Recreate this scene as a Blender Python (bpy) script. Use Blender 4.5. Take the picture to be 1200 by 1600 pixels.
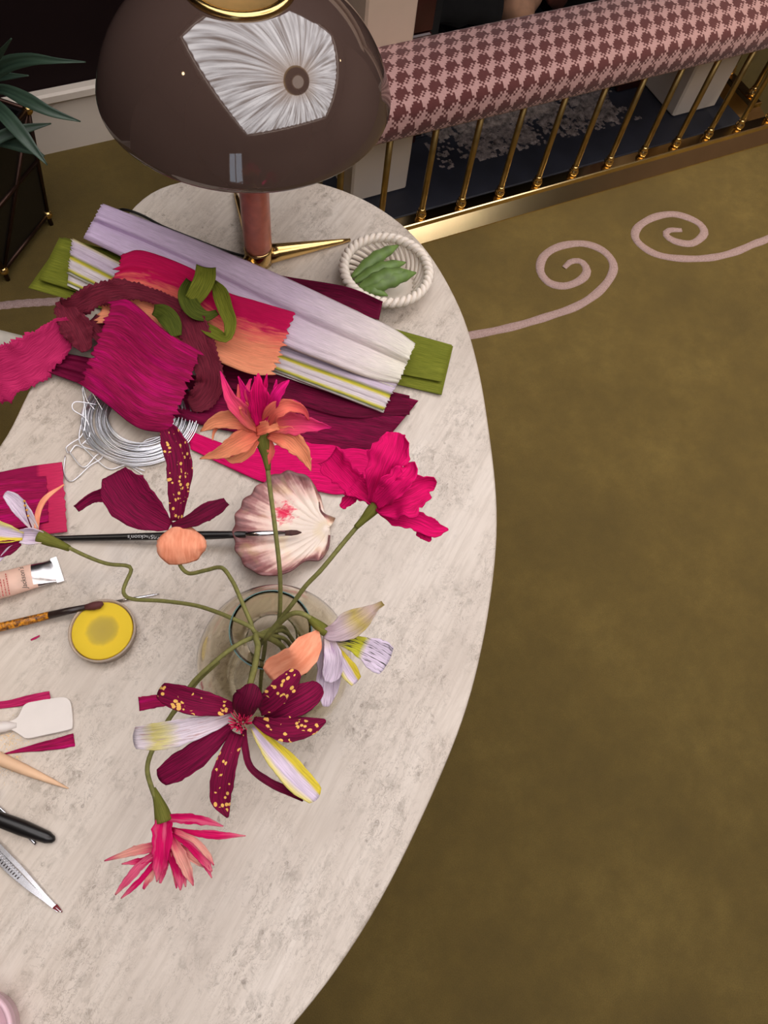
import bpy, math, random
import numpy as np
from mathutils import Vector, Matrix, noise as mnoise

for o in list(bpy.data.objects): bpy.data.objects.remove(o)
scene = bpy.context.scene
COL = scene.collection
random.seed(7)

# ------------------------------------------------------------------ camera
F = 1170.0
def _n(v): v = np.array(v, float); return v/np.linalg.norm(v)
_down = _n((473-600, 1356-800, F))
_x = np.array((4366-600, -650-800, F)); _x = _n(_x-_down*(_x@_down))
_R = np.array([_x, np.cross(-_down, _x), -_down])        # camera (right, down, forward) -> world
HC, TZ = 1.62, 0.74                                       # camera height, table top height
CAM = np.array((0, 0, HC))
cam = bpy.data.cameras.new('camera'); cam.sensor_fit = 'VERTICAL'; cam.sensor_height = 36; cam.lens = 36*F/1600
cam.clip_start = .02
camo = bpy.data.objects.new('camera', cam); COL.objects.link(camo); scene.camera = camo
M = Matrix.Identity(4)
for i, a in enumerate(((1, 0, 0), (0, -1, 0), (0, 0, -1))):
    w = _R @ np.array(a)
    for r in range(3): M[r][i] = w[r]
M[2][3] = HC
camo.matrix_world = M

def P(px, py, z):
    """point at world height z seen at photo pixel (px, py)"""
    d = _R @ np.array((px-600, py-800, F)); return CAM+d*((z-HC)/d[2])
def T(px, py, h=0.0): return P(px, py, TZ+h)
def depth(p): return float((_R.T @ (np.array(p)-CAM))[2])
def px2m(n, p): return n*depth(p)/F

# ------------------------------------------------------------------ world, exposure
scene.view_settings.view_transform = 'Standard'; scene.view_settings.look = 'None'
scene.view_settings.gamma = 1; scene.view_settings.use_curve_mapping = False
scene.view_settings.exposure = 0.08
wd = bpy.data.worlds.new('world'); scene.world = wd; wd.use_nodes = True
wd.node_tree.nodes['Background'].inputs[0].default_value = (.75, .85, 1, 1)
wd.node_tree.nodes['Background'].inputs[1].default_value = 1.0
PANEL_STRENGTH = 3.4
DOWNLIGHT_W = 26

# ------------------------------------------------------------------ object helpers
def tag(o, label=None, cat=None, group=None, kind=None):
    if label: o['label'] = label
    if cat: o['category'] = cat
    if group: o['group'] = group
    if kind: o['kind'] = kind
    return o
def thing(name, label, cat, loc, group=None):
    o = bpy.data.objects.new(name, None); COL.objects.link(o); o.location = Vector(loc); o.empty_display_size = .02
    return tag(o, label, cat, group)
def world_loc(o):
    v = Vector((0, 0, 0))
    while o: v = v+o.location; o = o.parent
    return v
def mesh(name, vf, mat, parent=None, smooth=True, loc=None, uv=None, uvn=None, solid=0, mats=None, fm=None):
    """link one mesh object; verts are in world space and are stored relative to its origin"""
    V, Fc = vf[0], vf[1]
    V = np.array(V, float)
    org = np.array(world_loc(parent)) if parent else (np.array(loc, float) if loc is not None else np.array((V[:, 0].mean(), V[:, 1].mean(), V[:, 2].min())))
    me = bpy.data.meshes.new(name); me.from_pydata((V-org).tolist(), [], Fc); me.validate(); me.update()
    if uv is not None:
        for nm, arr in (('m', uv), ('n', uvn)):
            if arr is None: continue
            l = me.uv_layers.new(name=nm)
            for lp in me.loops: l.data[lp.index].uv = arr[lp.vertex_index]
    for m_ in (mats or [mat]): me.materials.append(m_)
    if fm is not None:
        for p, k in zip(me.polygons, fm): p.material_index = k
    if smooth:
        for p in me.polygons: p.use_smooth = True
    o = bpy.data.objects.new(name, me); COL.objects.link(o)
    if parent: o.parent = parent
    else: o.location = Vector(org)
    if solid:
        s = o.modifiers.new('thickness', 'SOLIDIFY'); s.thickness = solid; s.offset = 0
    return o
def struct(name, vf, mat, smooth=False): return tag(mesh(name, vf, mat, smooth=smooth), kind='structure')

def join(*parts):
    V, Fc = [], []
    for v, f in parts:
        k = len(V); V += [tuple(a) for a in v]; Fc += [tuple(i+k for i in q) for q in f]
    return V, Fc
def box(x0, x1, y0, y1, z0, z1, b=0.0):
    """box with chamfered edges when b > 0"""
    if b <= 0:
        V = [(x, y, z) for z in (z0, z1) for y in (y0, y1) for x in (x0, x1)]
        return V, [(0, 2, 3, 1), (4, 5, 7, 6), (0, 1, 5, 4), (2, 6, 7, 3), (0, 4, 6, 2), (1, 3, 7, 5)]
    rings = []
    for z, i in ((z0, b), (z0+b, 0), (z1-b, 0), (z1, b)):
        xa, xb, ya, yb = x0+i, x1-i, y0+i, y1-i; c = b
        rings.append([(xa+c, ya, z), (xb-c, ya, z), (xb, ya+c, z), (xb, yb-c, z), (xb-c, yb, z), (xa+c, yb, z), (xa, yb-c, z), (xa, ya+c, z)])
    V = [p for r in rings for p in r]; Fc = []
    for k in range(3):
        for i in range(8): j = (i+1) % 8; Fc.append((k*8+i, k*8+j, k*8+8+j, k*8+8+i))
    Fc += [tuple(range(7, -1, -1)), tuple(range(24, 32))]
    return V, Fc
def rotz(vf, ang, c):
    ca, sa = math.cos(ang), math.sin(ang)
    return [(c[0]+(x-c[0])*ca-(y-c[1])*sa, c[1]+(x-c[0])*sa+(y-c[1])*ca, z) for x, y, z in vf[0]], vf[1]
def lathe(prof, c, n=48, cap0=True, cap1=True, closed=False):
    V = [(c[0]+r*math.cos(2*math.pi*i/n), c[1]+r*math.sin(2*math.pi*i/n), c[2]+z) for r, z in prof for i in range(n)]
    Fc = []; K = len(prof)
    for k in range(K if closed else K-1):
        k2 = (k+1) % K
        for i in range(n): j = (i+1) % n; Fc.append((k*n+i, k*n+j, k2*n+j, k2*n+i))
    if not closed:
        if cap0: Fc.append(tuple(range(n-1, -1, -1)))
        if cap1: Fc.append(tuple((K-1)*n+i for i in range(n)))
    return V, Fc
def crom(pts, n):
    """Catmull-Rom through rows of any dimension"""
    p = np.array(pts, float)
    if len(p) == 2: return np.array([p[0]+(p[1]-p[0])*t for t in np.linspace(0, 1, n)])
    q = np.vstack([2*p[0]-p[1], p, 2*p[-1]-p[-2]])
    d = np.concatenate([[0], np.cumsum(np.linalg.norm(np.diff(p[:, :2], axis=0), axis=1)+1e-9)]); d /= d[-1]
    out = []
    for t in np.linspace(0, 1, n):
        k = min(int(np.searchsorted(d, t, 'right'))-1, len(p)-2); u = (t-d[k])/(d[k+1]-d[k])
        a, b, c, e = q[k], q[k+1], q[k+2], q[k+3]
        out.append(.5*((2*b)+(-a+c)*u+(2*a-5*b+4*c-e)*u*u+(-a+3*b-3*c+e)*u**3))
    return np.array(out)
def tube(pts, rad, n=8, flat=1.0, caps=True, upref=(0, 0, 1)):
    p = np.array(pts, float); K = len(p); rad = np.full(K, rad) if np.isscalar(rad) else np.array(rad, float)
    V, Fc = [], []; prev = None
    for i in range(K):
        t = _n(p[min(i+1, K-1)]-p[max(i-1, 0)]+1e-9)
        if prev is None:
            a = np.array(upref, float)
            if abs(t@a) > .95: a = np.array((1., 0, 0))
            s = _n(np.cross(t, a))
        else: s = _n(prev-t*(prev@t))
        prev = s; b = np.cross(s, t)
        for j in range(n):
            an = 2*math.pi*j/n; V.append(p[i]+rad[i]*(math.cos(an)*s+math.sin(an)*flat*b))
    for i in range(K-1):
        for j in range(n): k = (j+1) % n; Fc.append((i*n+j, i*n+k, i*n+n+k, i*n+n+j))
    if caps: Fc += [tuple(range(n-1, -1, -1)), tuple((K-1)*n+j for j in range(n))]
    return V, Fc
def ball(c, r, n=12, m=8, sz=1.0):
    prof = [(max(r*math.sin(math.pi*k/m), 1e-5), -r*sz*math.cos(math.pi*k/m)) for k in range(m+1)]
    return lathe(prof, c, n)
def poly_prism(pts, z0, z1):
    n = len(pts); V = [(x, y, z0) for x, y in pts]+[(x, y, z1) for x, y in pts]
    return V, [tuple(range(n-1, -1, -1)), tuple(range(n, 2*n))]+[(i, (i+1) % n, n+(i+1) % n, n+i) for i in range(n)]
def fnoise(x, y=0., z=0.): return mnoise.noise(Vector((x, y, z)))

# ------------------------------------------------------------------ material helpers
class NT:
    def __init__(s, name):
        s.m = bpy.data.materials.new(name); s.m.use_nodes = True; s.t = s.m.node_tree; s.b = s.t.nodes['Principled BSDF']
    def node(s, typ, **kw):
        n = s.t.nodes.new(typ)
        for k, v in kw.items():
            if k.startswith('i_'):
                key = k[2:]; key = int(key) if key.isdigit() else key.replace('_', ' ')
                if hasattr(v, 'is_output'): s.t.links.new(v, n.inputs[key])
                else: n.inputs[key].default_value = v
            else: setattr(n, k, v)
        return n
    def link(s, a, b): s.t.links.new(a, b)
    def ramp(s, fac, stops, interp='LINEAR'):
        r = s.node('ShaderNodeValToRGB', i_0=fac); r.color_ramp.interpolation = interp; e = r.color_ramp.elements
        while len(e) < len(stops): e.new(.5)
        for el, (p, c) in zip(e, stops): el.position = p; el.color = (*c, 1) if len(c) == 3 else c
        return r.outputs[0]
    def noise(s, vec, scale, detail=3, rough=.5):
        return s.node('ShaderNodeTexNoise', i_Vector=vec, i_Scale=scale, i_Detail=detail, i_Roughness=rough).outputs[0]
    def mapping(s, vec, scale=(1, 1, 1), rot=(0, 0, 0)):
        return s.node('ShaderNodeMapping', i_Vector=vec, i_Scale=scale, i_Rotation=rot).outputs[0]
    def mix(s, fac, a, b, mode='MIX'):
        n = s.node('ShaderNodeMix', data_type='RGBA', blend_type=mode)
        for v, k in ((fac, 0), (a, 6), (b, 7)):
            if hasattr(v, 'is_output'): s.link(v, n.inputs[k])
            else: n.inputs[k].default_value = v if k == 0 else ((*v, 1) if len(v) == 3 else v)
        return n.outputs[2]
    def math(s, op, a, b=0.0, c=0.0, clamp=False):
        n = s.node('ShaderNodeMath', operation=op, use_clamp=clamp)
        for k, v in enumerate((a, b, c)):
            if hasattr(v, 'is_output'): s.link(v, n.inputs[k])
            else: n.inputs[k].default_value = v
        return n.outputs[0]
    def bump(s, h, strength=.3, dist=.001):
        s.link(s.node('ShaderNodeBump', i_Height=h, i_Strength=strength, i_Distance=dist).outputs[0], s.b.inputs['Normal'])
    def set(s, **kw):
        for k, v in kw.items():
            k = k.replace('_', ' ')
            if hasattr(v, 'is_output'): s.link(v, s.b.inputs[k])
            else: s.b.inputs[k].default_value = (*v, 1) if isinstance(v, tuple) and len(v) == 3 else v
        return s.m
def lin(r, g, b): return tuple(((c/255)/12.92 if c/255 <= .04045 else ((c/255+.055)/1.055)**2.4) for c in (r, g, b))
def plain(name, col, rough=.5, metal=0.0, var=.12, scale=40, **kw):
    t = NT(name); co = t.node('ShaderNodeTexCoord').outputs['Object']
    n = t.noise(co, scale, 4)
    a = tuple(c*(1-var) for c in col); b = tuple(min(1, c*(1+var)) for c in col)
    return t.set(Base_Color=t.ramp(n, [(.3, a), (.7, b)]), Roughness=rough, Metallic=metal, **kw)
def crepe(name, base, dark=None, stripes=None, axis='v', streak=None, spots=None, lines=None, fine=1000, bump=.5, jitter=.06, patch=None, lr=(.42, .64)):
    """crinkled paper: fine grain runs along u of the 'm' uv; stripes follow the 'n' uv"""
    t = NT(name); m = t.node('ShaderNodeUVMap', uv_map='m').outputs[0]; nn = t.node('ShaderNodeUVMap', uv_map='n').outputs[0]
    dark = dark or tuple(c*.55 for c in base)
    g = t.noise(t.mapping(m, (38, fine, 1)), 1, 3, .6)
    big = t.noise(t.mapping(m, (9, 30, 1)), 1, 2)
    col = base
    if stripes:
        sp = t.node('ShaderNodeSeparateXYZ', i_0=nn); c = sp.outputs[0 if axis == 'u' else 1]
        wob = t.noise(t.mapping(m, (30, 160, 1)), 1, 3, .6)
        c = t.math('ADD', c, t.math('MULTIPLY_ADD', wob, 2*jitter, -jitter))
        col = t.ramp(c, stripes)
    if streak:
        s = t.noise(t.mapping(m, (14, 120, 1), ), 1, 2, .6)
        col = t.mix(t.ramp(s, [(.5, (0, 0, 0)), (.62, (1, 1, 1))]), col, streak)
    if patch:
        s = t.noise(t.mapping(m, (18, 40, 1)), 1, 2, .5)
        col = t.mix(t.ramp(s, [(.5, (0, 0, 0)), (.56, (1, 1, 1))]), col, patch)
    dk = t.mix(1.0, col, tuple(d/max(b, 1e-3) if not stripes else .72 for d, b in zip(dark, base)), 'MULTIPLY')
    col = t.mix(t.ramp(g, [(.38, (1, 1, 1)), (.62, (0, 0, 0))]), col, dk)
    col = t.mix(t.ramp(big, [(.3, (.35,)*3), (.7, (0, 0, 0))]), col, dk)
    if lines:
        ln = t.noise(t.mapping(m, (45, 700, 1)), 1, 2, .7)
        col = t.mix(t.ramp(ln, [(lr[0]-.06, (1, 1, 1)), (lr[0], (0, 0, 0))]), col, lines)
    if spots:
        v = t.node('ShaderNodeTexVoronoi', i_Vector=t.mapping(m, (210, 250, 1)), i_Scale=1.0, i_Randomness=1.0)
        keep = t.noise(t.mapping(m, (60, 90, 1)), 1, 1)
        k = t.math('MULTIPLY', t.math('LESS_THAN', v.outputs['Distance'], .36), t.math('GREATER_THAN', keep, .5))
        col = t.mix(k, col, spots)
    t.bump(g, bump, .0012)
    return t.set(Base_Color=col, Roughness=.8, Specular_IOR_Level=.2)

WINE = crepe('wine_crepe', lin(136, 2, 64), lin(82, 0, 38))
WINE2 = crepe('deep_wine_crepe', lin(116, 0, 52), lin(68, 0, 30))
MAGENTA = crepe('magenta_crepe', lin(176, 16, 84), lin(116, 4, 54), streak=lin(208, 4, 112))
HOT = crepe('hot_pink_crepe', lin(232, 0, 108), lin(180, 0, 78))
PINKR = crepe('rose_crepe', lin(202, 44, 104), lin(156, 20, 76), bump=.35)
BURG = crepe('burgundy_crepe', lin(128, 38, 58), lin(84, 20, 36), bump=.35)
GREEN = crepe('green_crepe', lin(126, 130, 42), lin(92, 98, 24), bump=.3)
DGREEN = crepe('dark_green_crepe', lin(92, 100, 32), lin(60, 70, 16), bump=.2)
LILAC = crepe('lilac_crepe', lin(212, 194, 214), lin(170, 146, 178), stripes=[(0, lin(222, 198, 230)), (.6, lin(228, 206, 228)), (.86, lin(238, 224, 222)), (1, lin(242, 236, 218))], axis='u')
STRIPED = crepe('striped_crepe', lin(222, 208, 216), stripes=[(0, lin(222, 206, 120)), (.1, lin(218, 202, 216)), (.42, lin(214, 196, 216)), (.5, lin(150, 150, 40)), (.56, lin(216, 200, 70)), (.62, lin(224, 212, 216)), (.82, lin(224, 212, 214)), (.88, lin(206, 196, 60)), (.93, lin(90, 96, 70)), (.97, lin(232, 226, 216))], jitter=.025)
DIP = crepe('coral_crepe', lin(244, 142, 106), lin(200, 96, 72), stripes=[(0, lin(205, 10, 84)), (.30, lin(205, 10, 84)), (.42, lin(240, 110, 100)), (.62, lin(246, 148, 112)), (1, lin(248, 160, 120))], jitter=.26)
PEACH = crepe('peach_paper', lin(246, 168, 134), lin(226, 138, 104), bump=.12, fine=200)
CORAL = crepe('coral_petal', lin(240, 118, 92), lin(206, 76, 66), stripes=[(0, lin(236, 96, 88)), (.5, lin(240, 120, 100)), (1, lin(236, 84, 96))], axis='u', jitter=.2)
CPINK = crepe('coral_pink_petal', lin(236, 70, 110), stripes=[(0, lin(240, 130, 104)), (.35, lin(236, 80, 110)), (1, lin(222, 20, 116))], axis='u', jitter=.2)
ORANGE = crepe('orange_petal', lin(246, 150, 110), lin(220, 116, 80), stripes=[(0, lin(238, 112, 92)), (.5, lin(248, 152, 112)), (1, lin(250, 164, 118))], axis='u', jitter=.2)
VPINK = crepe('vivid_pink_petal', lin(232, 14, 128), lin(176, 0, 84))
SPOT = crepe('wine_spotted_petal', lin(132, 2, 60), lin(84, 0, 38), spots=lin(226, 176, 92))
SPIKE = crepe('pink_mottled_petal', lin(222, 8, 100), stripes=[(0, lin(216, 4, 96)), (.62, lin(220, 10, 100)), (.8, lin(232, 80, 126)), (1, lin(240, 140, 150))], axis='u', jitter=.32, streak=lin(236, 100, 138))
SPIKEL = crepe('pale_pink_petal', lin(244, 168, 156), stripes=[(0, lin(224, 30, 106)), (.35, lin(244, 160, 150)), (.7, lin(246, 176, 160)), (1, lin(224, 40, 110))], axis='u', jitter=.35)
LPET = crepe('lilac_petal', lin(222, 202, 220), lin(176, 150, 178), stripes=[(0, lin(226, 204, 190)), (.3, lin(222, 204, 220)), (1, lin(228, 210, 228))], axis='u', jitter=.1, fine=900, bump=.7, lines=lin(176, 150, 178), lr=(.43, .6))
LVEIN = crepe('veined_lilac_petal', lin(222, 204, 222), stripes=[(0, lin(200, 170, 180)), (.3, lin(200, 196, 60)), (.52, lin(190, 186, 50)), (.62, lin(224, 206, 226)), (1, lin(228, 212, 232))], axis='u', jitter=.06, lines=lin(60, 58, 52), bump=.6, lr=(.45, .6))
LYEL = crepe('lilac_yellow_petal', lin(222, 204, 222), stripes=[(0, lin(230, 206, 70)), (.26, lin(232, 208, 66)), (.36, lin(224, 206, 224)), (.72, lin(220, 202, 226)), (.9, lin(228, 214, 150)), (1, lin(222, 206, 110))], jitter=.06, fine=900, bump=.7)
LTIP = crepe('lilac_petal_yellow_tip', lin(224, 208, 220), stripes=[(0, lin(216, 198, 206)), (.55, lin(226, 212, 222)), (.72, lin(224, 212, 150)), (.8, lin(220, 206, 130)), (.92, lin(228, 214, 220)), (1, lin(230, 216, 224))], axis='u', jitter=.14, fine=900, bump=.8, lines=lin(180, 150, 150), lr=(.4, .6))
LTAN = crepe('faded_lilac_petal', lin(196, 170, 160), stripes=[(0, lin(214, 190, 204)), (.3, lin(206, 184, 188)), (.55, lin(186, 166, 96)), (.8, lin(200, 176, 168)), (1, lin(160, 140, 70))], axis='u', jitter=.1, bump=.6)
STEM = plain('wrapped_stem', lin(118, 116, 60), .75, var=.2, scale=220)
CALYX = crepe('calyx_paper', lin(124, 122, 54), lin(94, 96, 36), bump=.3)

def carpet_mat():
    t = NT('olive_carpet'); co = t.node('ShaderNodeTexCoord').outputs['Object']
    big = t.noise(co, 3.6, 5, .68); fine = t.noise(co, 420, 2, .7); mid = t.noise(co, 26, 4, .65)
    c = t.ramp(big, [(.3, lin(90, 73, 31)), (.52, lin(104, 85, 37)), (.74, lin(120, 100, 48))])
    c = t.mix(t.ramp(mid, [(.35, (.4,)*3), (.62, (0, 0, 0))]), c, lin(84, 69, 28))
    c = t.mix(t.ramp(fine, [(.35, (.35,)*3), (.65, (0, 0, 0))]), c, lin(70, 58, 24))
    t.bump(fine, .5, .004); return t.set(Base_Color=c, Roughness=.95, Sheen_Weight=.12, Sheen_Tint=lin(190, 170, 90))
CARPET = carpet_mat()
def scroll_mat():
    t = NT('lilac_carpet_inlay'); co = t.node('ShaderNodeTexCoord').outputs['Object']
    fine = t.noise(co, 300, 2, .7); c = t.ramp(fine, [(.3, lin(146, 120, 116)), (.7, lin(180, 154, 148))])
    t.bump(fine, .5, .004); return t.set(Base_Color=c, Roughness=.95)
SCROLL = scroll_mat()
def table_mat():
    t = NT('birdseye_veneer'); co = t.node('ShaderNodeTexCoord').outputs['Object']
    d = _n((T(395, 1500)-T(342, 1600))[:2]); ang = math.atan2(d[1], d[0])
    g = t.node('ShaderNodeMapping', vector_type='TEXTURE', i_Vector=co, i_Rotation=(0, 0, ang)).outputs[0]
    cloud = t.noise(t.mapping(g, (3, 7, 1)), 1.6, 5, .6)
    grain = t.noise(t.mapping(g, (14, 190, 1)), 1, 4, .65)
    warp = t.node('ShaderNodeTexNoise', i_Vector=g, i_Scale=34, i_Detail=3).outputs['Color']
    wv = t.node('ShaderNodeVectorMath', operation='MULTIPLY_ADD', i_0=warp, i_1=(.022, .022, 0), i_2=g).outputs[0]
    clus = t.noise(t.mapping(g, (9, 13, 1)), 1.2, 4, .65)
    cl = t.ramp(clus, [(.42, (0, 0, 0)), (.58, (1, 1, 1))])
    v = t.node('ShaderNodeTexVoronoi', i_Vector=t.mapping(wv, (62, 84, 1)), i_Scale=1.0, i_Randomness=1.0).outputs['Distance']
    eye = t.math('MULTIPLY', t.ramp(v, [(.05, (.35,)*3), (.10, (1, 1, 1)), (.15, (.25,)*3), (.22, (0, 0, 0))]), cl)
    blot = t.noise(t.mapping(wv, (60, 84, 1)), 1, 4, .7)
    bl = t.math('MULTIPLY', t.ramp(blot, [(.5, (0, 0, 0)), (.64, (1, 1, 1))]), cl)
    crack = t.noise(t.mapping(wv, (70, 130, 1)), 1, 3, .75)
    ck = t.math('MULTIPLY', t.ramp(crack, [(.465, (0, 0, 0)), (.49, (1, 1, 1)), (.515, (0, 0, 0))]), cl)
    c = t.ramp(cloud, [(.25, lin(186, 173, 160)), (.5, lin(206, 194, 181)), (.75, lin(216, 206, 195))])
    c = t.mix(t.ramp(grain, [(.35, (.5,)*3), (.58, (0, 0, 0))]), c, lin(180, 166, 152))
    c = t.mix(t.math('MULTIPLY', bl, .55), c, lin(150, 138, 124))
    c = t.mix(t.math('MULTIPLY', eye, .62), c, lin(112, 98, 84))
    c = t.mix(t.math('MULTIPLY', ck, .5), c, lin(124, 110, 96))
    return t.set(Base_Color=c, Roughness=.42, Coat_Weight=.35, Coat_Roughness=.22)
TABLE = table_mat()
EDGE = plain('pale_edge_band', lin(214, 206, 194), .4)
BRASS = plain('polished_brass', lin(224, 190, 124), .2, 1.0, .1, 20)
AGED = plain('aged_brass', lin(172, 146, 92), .42, 1.0, .2, 30)
COPPER = plain('rose_wood', lin(190, 112, 88), .3, 0, .18, 60)
BLACK = plain('black_lacquer', lin(22, 20, 20), .3)
SOOT = plain('black_soot', lin(12, 10, 10), .95, var=.4)
WALLD = plain('aubergine_paint', lin(24, 9, 10), .8, var=.08, scale=5, Specular_IOR_Level=.2)
WALLW = plain('warm_wall_paint', lin(104, 82, 70), .8, var=.06, scale=3)
WHITE = plain('white_paint', lin(222, 210, 196), .5, var=.05, scale=6)
STONE = plain('beige_stone', lin(204, 182, 160), .6, var=.07, scale=8)
SLATE = plain('slate_hearth', lin(42, 44, 54), .55, var=.25, scale=9)
CEIL = plain('ceiling_paint', lin(104, 86, 76), .8, var=.04, scale=3)
TILE = plain('oxblood_tile', lin(60, 26, 24), .25, var=.2, scale=15)
STEEL = plain('bright_steel', lin(206, 206, 210), .2, 1.0, .06, 60)
CERAMIC = plain('white_ceramic', lin(232, 220, 206), .45, var=.05)
POD = plain('pea_pod_green', lin(98, 124, 60), .5, var=.25, scale=60)

# ------------------------------------------------------------------ the room
X0, X1, Y0, Y1, ZC = -3.0, 4.4, -3.6, 2.08, 2.9
def carpet_part():
    return join(box(X0, .753, Y0, Y1, -.05, 0), box(.753, 2.247, Y0, 1.471, -.05, 0), box(2.247, X1, Y0, Y1, -.05, 0))
floor = struct('floor', carpet_part(), CARPET)
def ribbon_on_floor(pts, w, closed=False):
    c = crom([P(x, y, 0)[:2] for x, y in pts], 90); V, Fc = [], []
    for i in range(len(c)):
        t = _n(c[min(i+1, 89)]-c[max(i-1, 0)]); s = np.array((-t[1], t[0])); e = i/89
        ww = w*(1+.06*math.sin(i*.9))*min(1, .55+e*6)
        for k, z in ((-1, 0), (-.9, .0025), (.9, .0025), (1, 0)): V.append((*(c[i]+s*ww*k), z))
    for i in range(len(c)-1):
        for k in range(3): Fc.append((i*4+k, i*4+k+1, i*4+5+k, i*4+4+k))
    Fc = [q[::-1] for q in Fc]
    return V, Fc
for pts in ([(881, 419), (892, 409), (908, 409), (917, 423), (908, 437), (883, 447), (858, 442), (844, 423), (850, 400), (875, 385), (912, 381), (942, 392), (958, 412), (954, 433), (933, 458), (900, 479), (858, 494), (804, 510), (742, 523), (660, 535)],
            [(1065, 360), (1046, 360), (1040, 367), (1054, 377), (1079, 381), (1096, 371), (1100, 360), (1087, 346), (1054, 335), (1021, 340), (996, 356), (994, 375), (1017, 394), (1050, 403), (1100, 404), (1142, 396), (1179, 381), (1200, 373), (1270, 340)],
            [(-60, 485), (0, 478), (40, 474), (90, 471), (150, 466)]):
    mesh('carpet_scroll', ribbon_on_floor(pts, .0128), SCROLL, floor)
# alcove wall, chimney breast, side walls, ceiling
struct('wall_back', box(X0, .62, Y1, Y1+.1, 0, ZC), WALLD)
struct('wall_chimney', join(box(.62, 1.12, 1.76, 2.5, 0, ZC), box(1.9, 2.42, 1.76, 2.5, 0, ZC), box(1.12, 1.9, 1.76, 2.5, .95, ZC)), WALLD)
struct('wall_alcove', box(2.42, X1, Y1, Y1+.1, 0, ZC), WALLD)
struct('wall_left', box(X0-.1, X0, Y0, Y1+.1, 0, ZC), WALLW)
struct('wall_right', box(X1, X1+.1, Y0, Y1+.1, 0, ZC), WALLW)
WX0, WX1, WZ0, WZ1 = -2.85, -1.8, .55, 2.65
struct('wall_front', join(box(X0, WX0, Y0-.1, Y0, 0, ZC), box(WX1, X1, Y0-.1, Y0, 0, ZC), box(WX0, WX1, Y0-.1, Y0, 0, WZ0), box(WX0, WX1, Y0-.1, Y0, WZ1, ZC)), WALLW)
wf = struct('window_1', join(*[box(a, b, Y0-.08, Y0-.02, c, d) for a, b, c, d in ((WX0, WX0+.06, WZ0, WZ1), (WX1-.06, WX1, WZ0, WZ1), (WX0, WX1, WZ0, WZ0+.06), (WX0, WX1, WZ1-.06, WZ1), ((WX0+WX1)/2-.02, (WX0+WX1)/2+.02, WZ0, WZ1))]), WHITE)
tag(mesh('pane', box(WX0+.06, WX1-.06, Y0-.052, Y0-.048, WZ0+.06, WZ1-.06), NT('window_pane').set(Base_Color=(1, 1, 1), Transmission_Weight=1.0, Roughness=0.0, IOR=1.02), wf, smooth=False))
for nm, x0, x1 in (('baseboard_back', X0, .62), ('baseboard_alcove', 2.42, X1)):
    struct(nm, join(box(x0, x1, Y1-.018, Y1, 0, .155), box(x0, x1, Y1-.034, Y1, .155, .185, .006)), WHITE)
# ceiling with an opening for the pleated light
CX, CY, CW, CH = 1.32, -.08, 2.1, 1.95
struct('ceiling', join(box(X0, X1, CY+CH, Y1, ZC, ZC+.1), box(X0, X1, Y0, CY-CH, ZC, ZC+.1), box(X0, CX-CW, CY-CH, CY+CH, ZC, ZC+.1), box(CX+CW, X1, CY-CH, CY+CH, ZC, ZC+.1)), CEIL)
def pleat_mat():
    t = NT('backlit_pleated_fabric'); g = t.node('ShaderNodeUVMap', uv_map='n').outputs[0]
    sp = t.node('ShaderNodeSeparateXYZ', i_0=g); r = sp.outputs[1]
    n = t.noise(t.mapping(g, (110, 1.2, 1)), 1, 3, .6)
    fab = t.ramp(n, [(.36, (.20, .17, .155)), (.5, (.72, .70, .72)), (.62, (1.12, 1.08, 1.09))])
    gather = t.ramp(r, [(.05, (.9,)*3), (.42, (0, 0, 0))])
    col = t.mix(gather, fab, (.42, .30, .22))
    return t.set(Base_Color=(.8, .78, .75), Roughness=.9, Emission_Color=col, Emission_Strength=PANEL_STRENGTH)
def pleated():
    NA, NR = 480, 10; V, Fc, U, N = [], [], [], []
    for i in range(NA+1):
        a = 2*math.pi*i/NA; c, s = math.cos(a), math.sin(a)
        rm = min(CW/max(abs(c), 1e-6), CH/max(abs(s), 1e-6))
        for k in range(NR+1):
            e = .12/rm+(1-.12/rm)*k/NR
            z = ZC+.09-.02*math.cos(a*60)*min(1, e*2)-.05*(1-e)**2
            V.append((CX+c*rm*e, CY+s*rm*e, z)); U.append((i/NA*4, e)); N.append((i/NA, e))
    for i in range(NA):
        for k in range(NR): b = i*(NR+1)+k; Fc.append((b, b+1, b+NR+2, b+NR+1))
    return (V, Fc), U, N
pl = thing('pleated_ceiling_light', 'large backlit pleated fabric sunburst panel set in the ceiling', 'ceiling light', (CX, CY, ZC))
vf, U, N = pleated(); mesh('pleated_fabric', vf, pleat_mat(), pl, uv=U, uvn=N)
mesh('centre_disc', lathe([(.22, .0), (.1, -.01), (.001, -.012)], (CX, CY, ZC+.0), 32, False, False), NT('backlit_centre').set(Base_Color=lin(200, 180, 160), Emission_Color=(.62, .5, .42), Emission_Strength=1.6, Roughness=.8), pl)
mesh('centre_ring', lathe([(.18, -.03), (.24, -.06), (.36, -.06), (.42, 0), (.40, .03), (.2, .03)], (CX, CY, ZC+.02), 48, False, False, True), AGED, pl)
mesh('frame', join(box(CX-CW-.09, CX+CW+.09, CY-CH-.09, CY-CH, ZC-.04, ZC), box(CX-CW-.09, CX+CW+.09, CY+CH, CY+CH+.09, ZC-.04, ZC), box(CX-CW-.09, CX-CW, CY-CH, CY+CH, ZC-.04, ZC), box(CX+CW, CX+CW+.09, CY-CH, CY+CH, ZC-.04, ZC)), WHITE, pl)
BULB = NT('warm_bulb').set(Base_Color=(1, .8, .6), Emission_Color=(1, .72, .42), Emission_Strength=14.0)
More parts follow.
